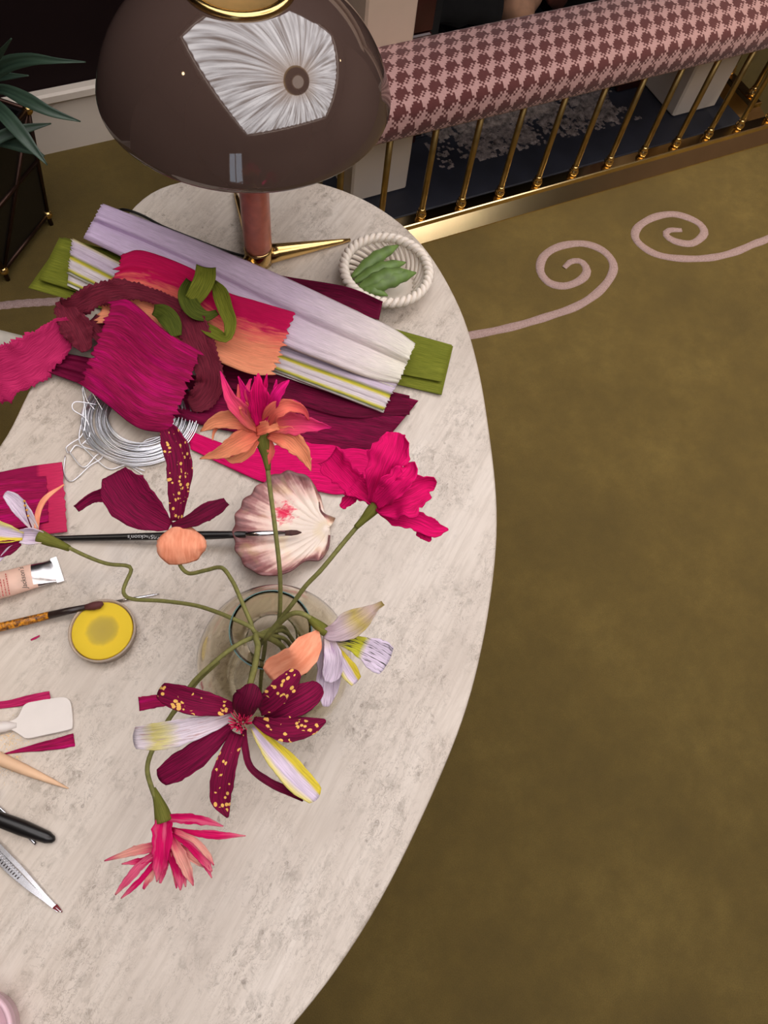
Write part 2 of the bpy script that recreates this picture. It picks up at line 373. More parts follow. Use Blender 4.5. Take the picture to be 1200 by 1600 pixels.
for k, (x, y, lab) in enumerate(((-1.23, 1.06, 'small warm ceiling downlight near the left wall'), (3.75, 1.0, 'small warm ceiling downlight over the carpet on the fireplace side'))):
    dl = thing('downlight', lab, 'downlight', (x, y, ZC))
    mesh('trim_ring', lathe([(.045, -.004), (.06, -.008), (.062, 0), (.045, 0)], (x, y, ZC), 24, False, False, True), BRASS, dl)
    mesh('bulb', lathe([(.042, -.002), (.02, -.004), (.001, -.005)], (x, y, ZC), 24, False, False), BULB, dl)
    L = bpy.data.lights.new('downlight_lamp', 'SPOT'); L.energy = DOWNLIGHT_W if k == 0 else DOWNLIGHT_W*8; L.color = (1, .84, .62); L.spot_size = math.radians(46 if k == 0 else 34); L.spot_blend = .8; L.shadow_soft_size = .05
    lo = bpy.data.objects.new('downlight_lamp', L); COL.objects.link(lo); lo.parent = dl; lo.location = (0, 0, -.03)
    tgt = Vector((x*.4, .6, 0)) if k == 0 else Vector(P(1150, 500, 0))
    lo.rotation_euler = (tgt-Vector((x, y, ZC-.03))).to_track_quat('-Z', 'Y').to_euler()

# ------------------------------------------------------------------ fireplace
fp = thing('fireplace', 'fireplace with beige stone jambs, dark slate hearth and black firebox', 'fireplace', (1.5, 1.75, 0))
mesh('hearth_slab', join(box(.754, 2.246, 1.472, 1.759, -.05, .015, .004), box(1.121, 1.899, 1.759, 2.5, -.05, .015)), SLATE, fp, smooth=False)
for x0, x1 in ((.816, 1.0), (2.005, 2.19)):
    pb = mesh('plinth_block', box(x0, x1, 1.57, 1.758, .0152, .215, .006), WHITE, fp, smooth=False)
    mesh('jamb', box(x0+.02, x1-.025, 1.60, 1.758, .2152, 1.15, .006), STONE, fp, smooth=False)
mesh('mantel', box(.76, 2.25, 1.55, 1.758, 1.1502, 1.28, .01), STONE, fp, smooth=False)
mesh('lintel', box(.982, 2.024, 1.66, 1.758, .955, 1.15), STONE, fp, smooth=False)
tm = box(0, .112, 0, .02, 0, .112, .004)
tile0 = None
for x in (1.003, 1.888):
    for k in range(8):
        z = .016+k*.1165
        o = mesh('tile', ([(a+x, b+1.738, c+z) for a, b, c in tm[0]], tm[1]), TILE, fp, smooth=False)
mesh('firebox_lining', join(box(1.121, 1.899, 2.44, 2.5, .015, .95), box(1.121, 1.15, 1.765, 2.44, .015, .949), box(1.87, 1.899, 1.765, 2.44, .015, .949)), SOOT, fp, smooth=False)
# ash, logs, grate
def ash():
    V, Fc, idx = [], [], {}
    nx, ny = 190, 130
    for i in range(nx):
        for j in range(ny):
            x, y = 1.14+.76*i/(nx-1), 1.60+.56*j/(ny-1)
            e = 1-max(abs((x-1.5)/.36), abs((y-1.88)/.27))**2.4
            h = fnoise(x*7, y*7)*.55+fnoise(x*22, y*22, 3)*.4+fnoise(x*70, y*70, 5)*.4+fnoise(x*160, y*160, 9)*.3+e*.45-.16
            V.append((x, y, .0152+max(0, h)*.014)); idx[i, j] = h
    for i in range(nx-1):
        for j in range(ny-1):
            if max(idx[i, j], idx[i+1, j], idx[i, j+1], idx[i+1, j+1]) > 0.02: Fc.append((i*ny+j, i*ny+ny+j, i*ny+ny+j+1, i*ny+j+1))
    return V, Fc
def ash_mat():
    t = NT('grey_ash'); co = t.node('ShaderNodeTexCoord').outputs['Object']; n = t.noise(co, 45, 5, .7)
    t.bump(n, .6, .01); return t.set(Base_Color=t.ramp(n, [(.32, lin(64, 60, 60)), (.52, lin(140, 128, 124)), (.7, lin(176, 164, 158))]), Roughness=1.0)
tag(mesh('ash', ash(), ash_mat()), 'loose pale grey ash scattered on the slate hearth', 'ash', kind='stuff')
BARK = plain('pale_log', lin(176, 132, 104), .85, var=.25, scale=18)
REDB = plain('charred_log', lin(84, 40, 28), .9, var=.4, scale=18)
gr = thing('fire_grate', 'black iron grate holding logs in the firebox', 'grate', (1.55, 2.08, .015))
for x in np.linspace(1.27, 1.83, 6):
    mesh('bar', tube([(x, 1.98, .10), (x, 2.1, .095), (x, 2.26, .10), (x, 2.3, .16)], .009, 8), BLACK, gr)
for x in (1.3, 1.8):
    for y in (2.0, 2.25): mesh('leg', tube([(x, y, .015), (x, y, .09)], .01, 8), BLACK, gr)
def log(a, b, r, mat, lab):
    a, b = np.array(a), np.array(b); pts = [a+(b-a)*t for t in np.linspace(0, 1, 9)]
    v, f = tube(pts, [r*(.96+.08*math.sin(k*2.1)) for k in range(9)], 14)
    v = [np.array(q)+.006*fnoise(q[0]*30, q[1]*30, q[2]*30) for q in v]
    o = mesh('log', (v, f), mat, smooth=True); tag(o, lab, 'log')
log((1.30, 2.13, .17), (1.56, 2.06, .16), .05, SOOT, 'blackened log lying at the left of the fire grate')
log((1.60, 2.02, .155), (1.80, 2.20, .17), .055, BARK, 'pale tan log resting across the fire grate')
log((1.80, 2.06, .15), (1.84, 2.26, .15), .035, REDB, 'thin dark red log at the grate end')

# ------------------------------------------------------------------ club fender
FX0, FX1, FY = .70, 2.30, 1.418
fe = thing('club_fender', 'brass club fender with padded houndstooth seat around the hearth', 'fender', ((FX0+FX1)/2, FY, 0))
def brass_rail(xa, xb, ya, yb):
    rings = [(.052, 0), (.052, .004), (.020, .036), (.020, .050), (.017, .052)]      # sloped foot, then a flat cap
    V = [q for o_, z in rings for q in ((xa-o_, ya-o_, z), (xb+o_, ya-o_, z), (xb+o_, yb+o_, z), (xa-o_, yb+o_, z))]
    Fc = [(k*4+i, k*4+(i+1) % 4, k*4+4+(i+1) % 4, k*4+4+i) for k in range(4) for i in range(4)]+[(3, 2, 1, 0), (16, 17, 18, 19)]
    return V, Fc
PALEB = plain('pale_brass', lin(240, 214, 160), .16, 1.0, .06, 20)
mesh('base_rail', brass_rail(FX0, FX1, FY, FY), PALEB, fe, smooth=False)
for x in (FX0, FX1): mesh('base_rail', brass_rail(x, x, FY+.10, 1.70), BRASS, fe, smooth=False)
sp_me = None
def spindle(x, y):
    global sp_me
    if sp_me is None:
        o = mesh('spindle', lathe([(.0085, .052), (.0085, .375)], (x, y, 0), 12), AGED, fe); b = mesh('ball_foot', lathe([(.006, .052), (.013, .056), (.0155, .064), (.013, .072), (.009, .076), (.0115, .08), (.009, .085)], (x, y, 0), 14), BRASS, o)
        b.location = (0, 0, 0); sp_me = (o.data, b.data, Vector((x, y, 0)))
        return
    o = bpy.data.objects.new('spindle', sp_me[0]); COL.objects.link(o); o.parent = fe; o.location = Vector((x, y, 0))-sp_me[2]
    b = bpy.data.objects.new('ball_foot', sp_me[1]); COL.objects.link(b); b.parent = o
for k in range(13): spindle(FX0+.0327+.1316*k-.03, FY)
for y in (1.54, 1.66):
    for x in (FX0, FX1): spindle(x, y)
PINKW = NT('houndstooth_pale'); 
def cloth(name, col):
    t = NT(name); co = t.node('ShaderNodeTexCoord').outputs['Object']; n = t.noise(co, 600, 2, .6)
    t.bump(n, .5, .002); return t.set(Base_Color=t.ramp(n, [(.3, tuple(c*.75 for c in col)), (.7, tuple(min(1, c*1.1) for c in col))]), Roughness=.85, Sheen_Weight=.2)
HT = [cloth('houndstooth_pale', lin(184, 142, 136)), cloth('houndstooth_dark', lin(88, 33, 30))]
MOTIF = ('...XX.X.', '..XXXXX.', '.XXXXXX.', '.XXXXXXX', 'XXXXX.X.', '.XXX.X..', 'X.X.X...', '.X......')
def cushion(p0, p1, side):
    """padded bar from p0 to p1; side = unit vector of its width"""
    p0, p1, side = np.array(p0, float), np.array(p1, float), np.array(side, float); L = np.linalg.norm(p1-p0); t = (p1-p0)/L
    w0, w1, zb, zt, r = -.045, .205, .372, .455, .034
    prof = [(w0+.004, zb), (w0, zb+.006)]
    prof += [(w0-.004*math.sin(q*math.pi), zb+.006+(zt-r-zb-.006)*q) for q in (.33, .66)]
    prof += [(w0+r-r*math.cos(a), zt-r+r*math.sin(a)) for a in np.linspace(0, math.pi/2, 7)]
    prof += [(w0+r+(w1-w0-2*r)*q, zt+.012*math.sin(math.pi*q)) for q in np.linspace(.04, .96, 22)]
    prof += [(w1-r+r*math.cos(a), zt-r+r*math.sin(a)) for a in np.linspace(math.pi/2, 0, 7)]
    prof += [(w1, zb+.006), (w1-.004, zb)]
    pr = np.array(prof); d = np.concatenate([[0], np.cumsum(np.linalg.norm(np.diff(pr, axis=0), axis=1))])
    cell = .0056; nv = int(d[-1]/cell); nu = int(L/cell)
    q = [(np.interp(s, d, pr[:, 0]), np.interp(s, d, pr[:, 1])) for s in np.linspace(0, d[-1], nv+1)]
    V, Fc, fm = [], [], []
    for i in range(nu+1):
        b = p0+t*L*i/nu
        for w, z in q: V.append((*(b[:2]+side*w), z))
    for i in range(nu):
        for j in range(nv):
            Fc.append((i*(nv+1)+j, (i+1)*(nv+1)+j, (i+1)*(nv+1)+j+1, i*(nv+1)+j+1))
            row = (j//8) % 2; fm.append(1 if MOTIF[7-j % 8][(i+4*row) % 8] == 'X' else 0)
    Fc += [tuple(range(nv, -1, -1)), tuple(nu*(nv+1)+k for k in range(nv+1)), ]; fm += [0, 0]
    for i in range(nu): Fc.append((i*(nv+1), i*(nv+1)+nv, (i+1)*(nv+1)+nv, (i+1)*(nv+1))); fm.append(0)
    return (V, Fc), fm
vf, fm = cushion((FX0-.05, FY, 0), (FX1+.05, FY, 0), (0, 1)); mesh('seat_pad', vf, None, fe, mats=HT, fm=fm)
vf, fm = cushion((FX1-.0, FY+.21, 0), (FX1-.0, 1.755, 0), (1, 0)); vf = ([(x-.155, y, z) for x, y, z in vf[0]], vf[1]); mesh('seat_pad', vf, None, fe, mats=HT, fm=fm)

# ------------------------------------------------------------------ planter with strap-leaved plant
pc = np.array((-.153, 1.79)); pt = thing('planter', 'black faceted planter with brass ball corners by the dark wall', 'planter', (*pc, 0))
def sq(half, z): return [np.array((pc[0]+half*math.cos(a), pc[1]+half*math.sin(a), z)) for a in (0, math.pi/2, math.pi, 1.5*math.pi)]
PB, PT = sq(.155, .035), sq(.20, .34)
mesh('body', ([*PB, *PT, *[pc3 for pc3 in sq(.18, .34)], *sq(.17, .30)], [(3, 2, 1, 0)]+[(i, (i+1) % 4, 4+(i+1) % 4, 4+i) for i in range(4)]+[(4+i, 4+(i+1) % 4, 8+(i+1) % 4, 8+i) for i in range(4)]+[(8+i, 8+(i+1) % 4, 12+(i+1) % 4, 12+i) for i in range(4)]+[(12, 13, 14, 15)]), BLACK, pt, smooth=False)
RODB = plain('bronze_rod', lin(64, 44, 36), .35, .8)
for i in range(4):
    j = (i+1) % 4
    for a, b in ((PB[i], PT[i]), (PB[i], PB[j]), (PT[i], PT[j]), (PB[i], PT[j]), (PB[j]*.45+PT[j]*.55, PB[i]*.45+PT[i]*.55)):
        mesh('rod', tube([a, b], .006, 8), RODB, pt)
    for q in (PB[i], PT[i]): mesh('corner_ball', ball(q, .0125), BRASS, pt)
    mesh('foot', tube([PB[i]*1, PB[i]*np.array((1, 1, 0))], .006, 8), RODB, pt)
LEAF = NT('strap_leaf'); _co = LEAF.node('ShaderNodeUVMap', uv_map='m').outputs[0]
LEAF.set(Base_Color=LEAF.ramp(LEAF.noise(LEAF.mapping(_co, (6, 160, 1)), 1, 3), [(.3, lin(38, 58, 46)), (.7, lin(66, 88, 70))]), Roughness=.45)
LEAF = LEAF.m

# ------------------------------------------------------------------ paper builders
def petal(parent, pts, mat, name='petal', cup=.25, ruffle=0., roll=0., tip=.0, jag=0., z0=None, n=16, m=9, th=.0007, lab=None, seed=0, freq=3., saw=0.):
    """blade of paper along a centre line of (px, py, height above table, half width in px)"""
    zb = TZ if z0 is None else z0
    q = crom(pts, n); V, U, N = [], [], []
    c = np.array([P(a[0], a[1], zb+a[2]) for a in q]); d = np.concatenate([[0], np.cumsum(np.linalg.norm(np.diff(c, axis=0), axis=1))])
    for i in range(n):
        t = _n(c[min(i+1, n-1)]-c[max(i-1, 0)]); v = _n(CAM-c[i]); s = _n(np.cross(t, v)); nn = np.cross(s, t)
        e = i/(n-1); ro = roll*e if not isinstance(roll, tuple) else roll[0]+(roll[1]-roll[0])*e
        s, nn = s*math.cos(ro)+nn*math.sin(ro), nn*math.cos(ro)-s*math.sin(ro)
        w = px2m(max(q[i][3], .25), c[i])
        for j in range(m):
            k = -1+2*j/(m-1); wj = w*(1+jag*fnoise(e*9+seed, k*2, seed*1.7)+(saw*(1 if i % 2 else -1)+.6*jag*fnoise(e*31, seed, k*3) if abs(k) > .7 else 0))
            p = c[i]+s*k*wj+nn*(cup*w*(k*k-.35)+ruffle*w*abs(k)*math.sin(freq*6.28*e+seed+(1.7 if k > 0 else 0)))
            if tip: p = p+t*tip*w*(1-k*k)*max(0, (e-.7)/.3)
            if jag and i == n-1: p = p+t*w*.5*jag*fnoise(j*2.3, seed)
            V.append(p); U.append((d[i], k*w*1.0+.5+seed*.11)); N.append((e, j/(m-1)))
    Fc = [(i*m+j, i*m+j+1, i*m+m+j+1, i*m+m+j) for i in range(n-1) for j in range(m-1)]
    o = mesh(name, (V, Fc), mat, parent, uv=U, uvn=N, solid=th)
    if lab: o['label'] = lab
    return o
def sheet(name, top, bot, prof, mat, parent=None, nu=60, nv=26, jag=.0, th=.0008, seed=0., rot=False):
    """crepe sheet between two edge polylines of (px, py, h); prof(u, v) adds height; jag roughens the two ends"""
    a, b = crom(top, nu), crom(bot, nu); V, U, N = [], [], []
    for i in range(nu):
        u = i/(nu-1)
        for j in range(nv):
            v = j/(nv-1); e = 0
            if jag and (u < .08 or u > .92): e = jag*fnoise(v*26+seed, seed, u*2)*(abs(u-.5)-.42)/.08
            q = a[i]*(1-v)+b[i]*v; t = a[min(i+1, nu-1)]-a[max(i-1, 0)]; t = t/np.linalg.norm(t[:2]); q = q+t*e*(1 if u > .5 else -1)
            V.append(T(q[0], q[1], q[2]+prof(u, v)))
    V = np.array(V).reshape(nu, nv, 3)
    L = np.linalg.norm(V[-1, nv//2]-V[0, nv//2]); W = np.linalg.norm(V[nu//2, -1]-V[nu//2, 0])
    for i in range(nu):
        for j in range(nv): u, v = i/(nu-1), j/(nv-1); U.append((u*L+seed, v*W+seed) if not rot else (v*W+seed, u*L+seed)); N.append((u, v))
    Fc = [(i*nv+j, i*nv+nv+j, i*nv+nv+j+1, i*nv+j+1) for i in range(nu-1) for j in range(nv-1)]
    Fc = [q[::-1] for q in Fc]
    return mesh(name, (V.reshape(-1, 3), Fc), mat, parent, uv=U, uvn=N, solid=th, loc=V.reshape(-1, 3).min(0) if parent is None else None)
def roll_prof(h, edges, drop=1.0):
    """rounded folds between successive v positions"""
    def f(u, v):
        for a, b in zip(edges, edges[1:]):
            if v <= b+1e-9:
                k = (v-a)/(b-a); return h*(max(0, 4*k*(1-k))**.45)*drop
        return 0
    return f
def creases(A, n, seed): return lambda u, v: A*(fnoise(v*n+seed, u*1.6, seed)+.5*fnoise(v*n*2.3, u*2.2, seed+4))

# the plant needs the blade builder
plant = thing('strap_leaf_plant', 'dark green plant with long strap leaves in the black planter', 'plant', (*pc, .30))
for k, pts in enumerate([[(-40, 150, .42, 5), (0, 106, .50, 11), (45, 93, .54, 9), (90, 95, .55, 4), (134, 97, .55, .8)],
                         [(-40, 150, .40, 5), (0, 139, .46, 7), (40, 155, .47, 11), (80, 175, .46, 7), (126, 190, .44, .8)],
                         [(-40, 140, .40, 6), (0, 172, .44, 11), (30, 205, .43, 11), (52, 232, .41, 7), (74, 258, .39, .8)],
                         [(-40, 240, .38, 6), (0, 214, .40, 8), (35, 202, .41, 7), (80, 193, .40, .8)],
                         [(-40, 225, .37, 6), (0, 221, .38, 8), (40, 230, .38, 9), (70, 244, .37, .8)],
                         [(-40, 130, .46, 5), (-5, 90, .56, 5), (18, 60, .62, .8)], [(-40, 130, .40, 5), (0, 120, .44, 6), (45, 118, .45, .8)]]):
    petal(plant, pts, LEAF, 'leaf', cup=.35, z0=0, n=20, m=5, th=.001)
mesh('soil', lathe([(.10, .296), (.11, .302), (.001, .305)], (*pc, 0), 20), plain('dark_soil', lin(30, 22, 18), .95), pt)

# ------------------------------------------------------------------ chair behind the desk
tipp = P(37, 541, .63)[:2]; cd, ce = np.array((-.78, .62)), np.array((-.62, -.78)); cc = tipp+ce*.26+cd*.24
ch = thing('chair', 'pale painted armchair with curved top rail behind the desk', 'chair', (*cc, 0))
cpale = plain('pale_painted_wood', lin(196, 188, 176), .5)
upath = [tipp+cd*.08*k for k in range(4)]+[cc+cd*.0-ce*.26*math.cos(a)+cd*.26*math.sin(a) for a in np.linspace(.1, math.pi-.1, 18)]+[tipp+ce*.52+cd*.08*k for k in (3, 2, 1, 0)]
mesh('top_rail', tube([(*q, .62) for q in upath], .021, 10), cpale, ch)
mesh('seat', lathe([(.2, .42), (.225, .43), (.23, .45), (.21, .47), (.001, .475)], (*cc, 0), 32), plain('taupe_upholstery', lin(96, 84, 76), .9), ch)
for a in np.linspace(.0, math.pi, 9):
    q = -ce*math.cos(a)+cd*math.sin(a); mesh('spindle', tube([(*(cc+q*.215), .455), (*(cc+q*.26), .61)], .008, 8), cpale, ch)
for a in (.8, 2.35, 3.95, 5.5):
    q = np.array((math.cos(a), math.sin(a))); mesh('leg', tube([(*(cc+q*.24), 0), (*(cc+q*.18), .43)], [.012, .018], 10), cpale, ch)

# ------------------------------------------------------------------ kidney desk
out = [T(*q)[:2] for q in ((245, 290), (320, 276), (400, 275), (470, 278), (520, 290), (580, 315), (630, 350), (672, 395), (720, 480), (745, 560), (760, 640), (778, 800), (765, 950), (735, 1090), (690, 1210), (600, 1400), (520, 1525), (460, 1600))]
out += [np.array(q) for q in ((-.2, -.165), (-.4, -.19), (-.62, -.15), (-.82, -.03), (-.93, .14), (-.93, .32), (-.82, .46), (-.65, .52), (-.48, .50), (-.32, .52))]+[T(*q)[:2] for q in ((0, 700), (24, 650), (60, 580), (135, 440), (200, 330))]
oc = crom(out+[out[0]], 220)[:-1]
# area-preserving closed smoothing keeps the rim free of kinks
for _ in range(6): oc = .5*oc+.25*(np.roll(oc, 1, 0)+np.roll(oc, -1, 0))
def inset(pts, d):
    t = np.roll(pts, -1, 0)-np.roll(pts, 1, 0); t /= np.linalg.norm(t, axis=1)[:, None]; nrm = np.stack([t[:, 1], -t[:, 0]], 1)
    return pts-nrm*d*(1 if np.sum(pts[:, 0]*np.roll(pts[:, 1], -1)-pts[:, 1]*np.roll(pts[:, 0], -1)) > 0 else -1)
def slab(pts, z0, z1, b):
    n = len(pts); rings = [(inset(pts, b), z0), (pts, z0+b), (pts, z1-b), (inset(pts, b*.35), z1-b*.3), (inset(pts, b), z1)]
    V = [(x, y, z) for r, z in rings for x, y in r]; Fc = []
    for k in range(4):
        for i in range(n): j = (i+1) % n; Fc.append((k*n+i, k*n+j, k*n+n+j, k*n+n+i))
    Fc += [tuple(range(n-1, -1, -1)), tuple(4*n+i for i in range(n))]
    if np.sum(pts[:, 0]*np.roll(pts[:, 1], -1)-pts[:, 1]*np.roll(pts[:, 0], -1)) < 0: Fc = [f[::-1] for f in Fc]
    return V, Fc
desk = thing('kidney_desk', 'kidney-shaped desk in pale birdseye veneer covered with paper flower materials', 'desk', (-.15, .35, 0))
mesh('desk_top', slab(oc, TZ-.026, TZ, .003), TABLE, desk, smooth=False)
mesh('apron', slab(inset(oc, .09), TZ-.10, TZ-.0262, .003), EDGE, desk, smooth=False)
for q in ((.33, .82), (.2, .2), (-.72, .0), (-.72, .38), (.02, .72), (-.25, -.05)):
    mesh('leg', lathe([(.014, 0), (.02, .01), (.026, TZ-.105), (.026, TZ-.1)], (*q, 0), 16), AGED, desk)

# ------------------------------------------------------------------ table lamp
lb = T(405, 411); LX, LY = lb[0], lb[1]
lamp = thing('table_lamp', 'mushroom table lamp with glossy brown dome shade and brass spike feet', 'lamp', (LX, LY, TZ))
SHADE = NT('brown_lacquer_dome'); SHADE.set(Base_Color=lin(74, 58, 52), Roughness=.04, IOR=2.05, Coat_Weight=.2, Coat_Roughness=.02); SHADE = SHADE.m
SHADEIN = plain('white_shade_lining', lin(220, 200, 180), .6)
SR, SZ = .18, .229                                       # sphere the dome is cut from
_a, _b = math.asin(.0562/SR), math.acos(.058/SR)
pr = [(.1695, .2822), (.171, .2835)]+[(SR*math.cos(t)*(1+.025*math.sin(math.pi*(t-_a)/(_b-_a))**1.3), SZ+SR*math.sin(t)) for t in np.linspace(_a, _b, 32)]
ri = [(r-.004, z-.002) for r, z in reversed(pr)]
mesh('shade', lathe(pr+ri, (LX, LY, TZ), 96, closed=True), SHADE, lamp)
zt = pr[-1][1]
mesh('top_ring', lathe([(.048, zt-.006), (.050, zt+.004), (.057, zt+.005), (.060, zt), (.056, zt-.004)], (LX, LY, TZ), 48, closed=True), BRASS, lamp)
mesh('top_diffuser', lathe([(.045, zt-.004), (.03, zt-.008), (.001, zt-.009)], (LX, LY, TZ), 32, False, False), plain('satin_brass', lin(222, 186, 124), .45, 1.0), lamp)
mesh('stem', lathe([(.0195, .032), (.0205, .04), (.0205, .30), (.0195, .36)], (LX, LY, TZ), 28), COPPER, lamp)
mesh('collar', lathe([(.0185, .004), (.021, .006), (.021, .03), (.0195, .034)], (LX, LY, TZ), 28), BRASS, lamp)
for k in range(3): mesh('shade_arm', tube([(LX, LY, TZ+.352), (LX+.12*math.cos(k*2.094), LY+.12*math.sin(k*2.094), TZ+.352)], .004, 8), BRASS, lamp)
tipf = T(547, 374, .004)-np.array((LX, LY, TZ)); a0 = math.atan2(tipf[1], tipf[0]); lf = math.hypot(tipf[0], tipf[1])
for k, da in enumerate((0, 1.5, 3.75)):
    a = a0+da; d = np.array((math.cos(a), math.sin(a), 0)); o = np.array((LX, LY, TZ))
    pts = [o+d*(lf*t)+np.array((0, 0, .0125*(1-t)+.0028)) for t in np.linspace(.08, 1, 9)]
    mesh('spike_foot', tube(pts, [.0125*(1-t)+.0026 for t in np.linspace(0, 1, 9)], 14), BRASS, lamp)
cordp = [np.array((LX, LY, TZ+.006)), T(352, 392, .006), T(300, 372, .004), T(255, 354, .004), T(225, 338, .004), T(205, 330, .003), T(188, 328, -.004), T(170, 340, -.06), T(160, 360, -.3)]
cordp = [P(0, 0, 0)*0+c for c in cordp]
mesh('cord', tube(crom([list(c) for c in cordp], 50), .0022, 6), BLACK, lamp)

# ------------------------------------------------------------------ crepe papers, from the bottom of the pile up
def paper(name, label, group='crepe papers heaped on the desk'):
    return label, group
def put(o, label, cat='crepe paper', group='crepe papers heaped on the desk'): return tag(o, label, cat, group)
# green folded sheet
g = thing('crepe_paper', 'olive green folded crepe sheet sticking out under the lilac bundle', 'crepe paper', T(380, 480), 'crepe papers heaped on the desk')
sheet('fold', [(100, 371, .004), (400, 455, .003), (708, 541, .004)], [(44, 450, .004), (370, 540, .003), (690, 617, .003)], lambda u, v: .0008+.0015*math.sin(v*7), GREEN, g)
sheet('fold', [(93, 371, .008), (400, 454, .007), (706, 539, .008)], [(60, 437, .008), (372, 533, .007), (690, 597, .008)], lambda u, v: .002+.002*math.sin(v*9+u*2)*(1+1.5*max(0, .25-u)*4), GREEN, g, seed=2)
# dark wine sheet behind
put(sheet('crepe_paper', [(330, 405, .006), (436, 430, .010), (541, 448, .034), (598, 471, .046)], [(320, 440, .006), (430, 462, .010), (535, 482, .028), (592, 500, .036)], lambda u, v: .003+.003*math.sin(v*5+u*3), WINE2, seed=3), 'dark wine crepe sheet poking out beside the woven basket')
# wine bundle in front
w = thing('crepe_paper', 'dark wine folded crepe bundle lying over the hot pink sheet', 'crepe paper', T(470, 640), 'crepe papers heaped on the desk')
sheet('fold', [(60, 545, .007), (330, 590, .007), (520, 590, .006), (654, 626, .004)], [(70, 580, .006), (300, 660, .006), (460, 690, .006), (586, 709, .005)], lambda u, v: .003+.0035*math.sin(v*15+u*2)+.002*fnoise(v*20, u*3), WINE, w, seed=4)
sheet('fold', [(330, 560, .010), (420, 570, .010), (520, 592, .009), (640, 618, .008)], [(320, 600, .012), (430, 622, .012), (540, 652, .011), (640, 648, .010)], lambda u, v: .003+.003*math.sin(v*9+u*2), WINE2, w, seed=5)
# hot pink sheet lowest in front
put(sheet('crepe_paper', [(292, 672, .003), (380, 700, .004), (470, 690, .005), (560, 690, .004), (584, 712, .004)], [(298, 702, .002), (415, 755, .003), (492, 767, .003), (536, 772, .003), (584, 752, .003)], lambda u, v: .0015+.0028*abs(fnoise(v*6, u*5, 2))+.006*max(0, fnoise(u*9, v*7, 1))*max(0, u-.4), HOT, seed=6), 'hot pink crepe sheet with crumpled end beneath the wine bundle')
# striped lilac sheet, then lilac bundle
st = thing('crepe_paper', 'white and lilac crepe folded into strips with yellow painted stripes', 'crepe paper', T(380, 520), 'crepe papers heaped on the desk')
sheet('fold', [(113, 372, .022), (380, 505, .022), (625, 590, .021)], [(106, 428, .021), (345, 545, .021), (597, 645, .019)], roll_prof(.005, (0, .28, .5, .75, 1)), STRIPED, st, seed=7, jag=6, nv=40)
sheet('fold', [(112, 392, .018), (380, 515, .018), (612, 606, .018)], [(105, 446, .017), (340, 550, .018), (600, 643, .017)], lambda u, v: .001*math.sin(v*20), STRIPED, st, seed=8)
ll = thing('crepe_paper', 'long lilac crepe bundle folded in two rolls across the heap', 'crepe paper', T(400, 440), 'crepe papers heaped on the desk')
sheet('fold', [(160, 318, .028), (300, 372, .028), (440, 431, .028), (545, 480, .028), (611, 511, .028), (649, 537, .026)], [(130, 372, .028), (270, 440, .028), (420, 528, .028), (520, 570, .028), (580, 592, .019), (622, 600, .018)],
      lambda u, v: .002+.019*(max(0, 1-((v-.24)/.26)**2)**.5 if v < .5 else .75*max(0, 1-((v-.74)/.28)**2)**.5)+.002*fnoise(v*14, u*2, 3), LILAC, ll, seed=9, nv=44, jag=4)
sheet('fold', [(162, 319, .026), (300, 374, .026), (440, 433, .026), (611, 513, .026), (645, 540, .024)], [(135, 374, .026), (270, 442, .027), (420, 526, .027), (520, 568, .027), (615, 605, .024)], lambda u, v: .001*math.sin(v*18), LILAC, ll, seed=10, jag=5)
# coral dip-dyed piece
put(sheet('crepe_paper', [(192, 397, .046), (225, 392, .05), (300, 420, .051), (352, 455, .050), (400, 470, .049), (460, 488, .048)], [(150, 505, .038), (200, 505, .040), (270, 530, .042), (330, 560, .040), (390, 584, .036), (426, 586, .036)],
          lambda u, v: .007+.003*math.sin(v*13+u*3)*(1-.3*u)+.003*fnoise(v*12, u*5, 6), DIP, seed=11, jag=16, nv=40, nu=70), 'coral crepe piece dip-dyed hot pink lying across the lilac bundle')
# burgundy ruffled strip (three runs of one strip) with a brown fan
bg = thing('crepe_ribbon', 'burgundy ruffled crepe strip curling around the magenta square', 'crepe paper', T(200, 500), 'crepe papers heaped on the desk')
petal(bg, [(96, 480, .034, 13), (118, 478, .048, 16), (150, 462, .062, 18), (185, 455, .070, 18), (215, 456, .070, 13), (250, 466, .068, 11), (286, 482, .066, 9)], BURG, 'ruffle', cup=.1, ruffle=.2, jag=.3, n=60, m=9, freq=5, saw=.07)
petal(bg, [(92, 470, .036, 6), (104, 488, .040, 16), (118, 510, .040, 22), (128, 532, .032, 18), (136, 548, .030, 8)], BURG, 'ruffle', cup=.4, ruffle=.3, jag=.25, n=44, seed=2, freq=4, saw=.06)
petal(bg, [(284, 480, .065, 10), (298, 505, .066, 22), (310, 535, .064, 24), (322, 565, .056, 22), (328, 600, .034, 22), (312, 625, .020, 20), (296, 634, .016, 10)], BURG, 'ruffle', cup=.25, ruffle=.2, jag=.2, n=60, seed=3, freq=4, saw=.05)
petal(bg, [(140, 500, .036, 14), (160, 520, .034, 16), (180, 545, .032, 14)], BURG, 'ruffle', cup=.3, ruffle=.2, n=14, seed=5)
# rose ruffle at left edge
jr = petal(None, [(-30, 590, .012, 46), (0, 582, .018, 42), (40, 566, .024, 36), (75, 540, .030, 30), (100, 515, .034, 20), (112, 505, .036, 12)], PINKR, 'crepe_ribbon', cup=.2, ruffle=.06, jag=.26, n=64, m=13, freq=5, saw=.03)
put(jr, 'rose pink ruffled crepe strip trailing off the desk edge')
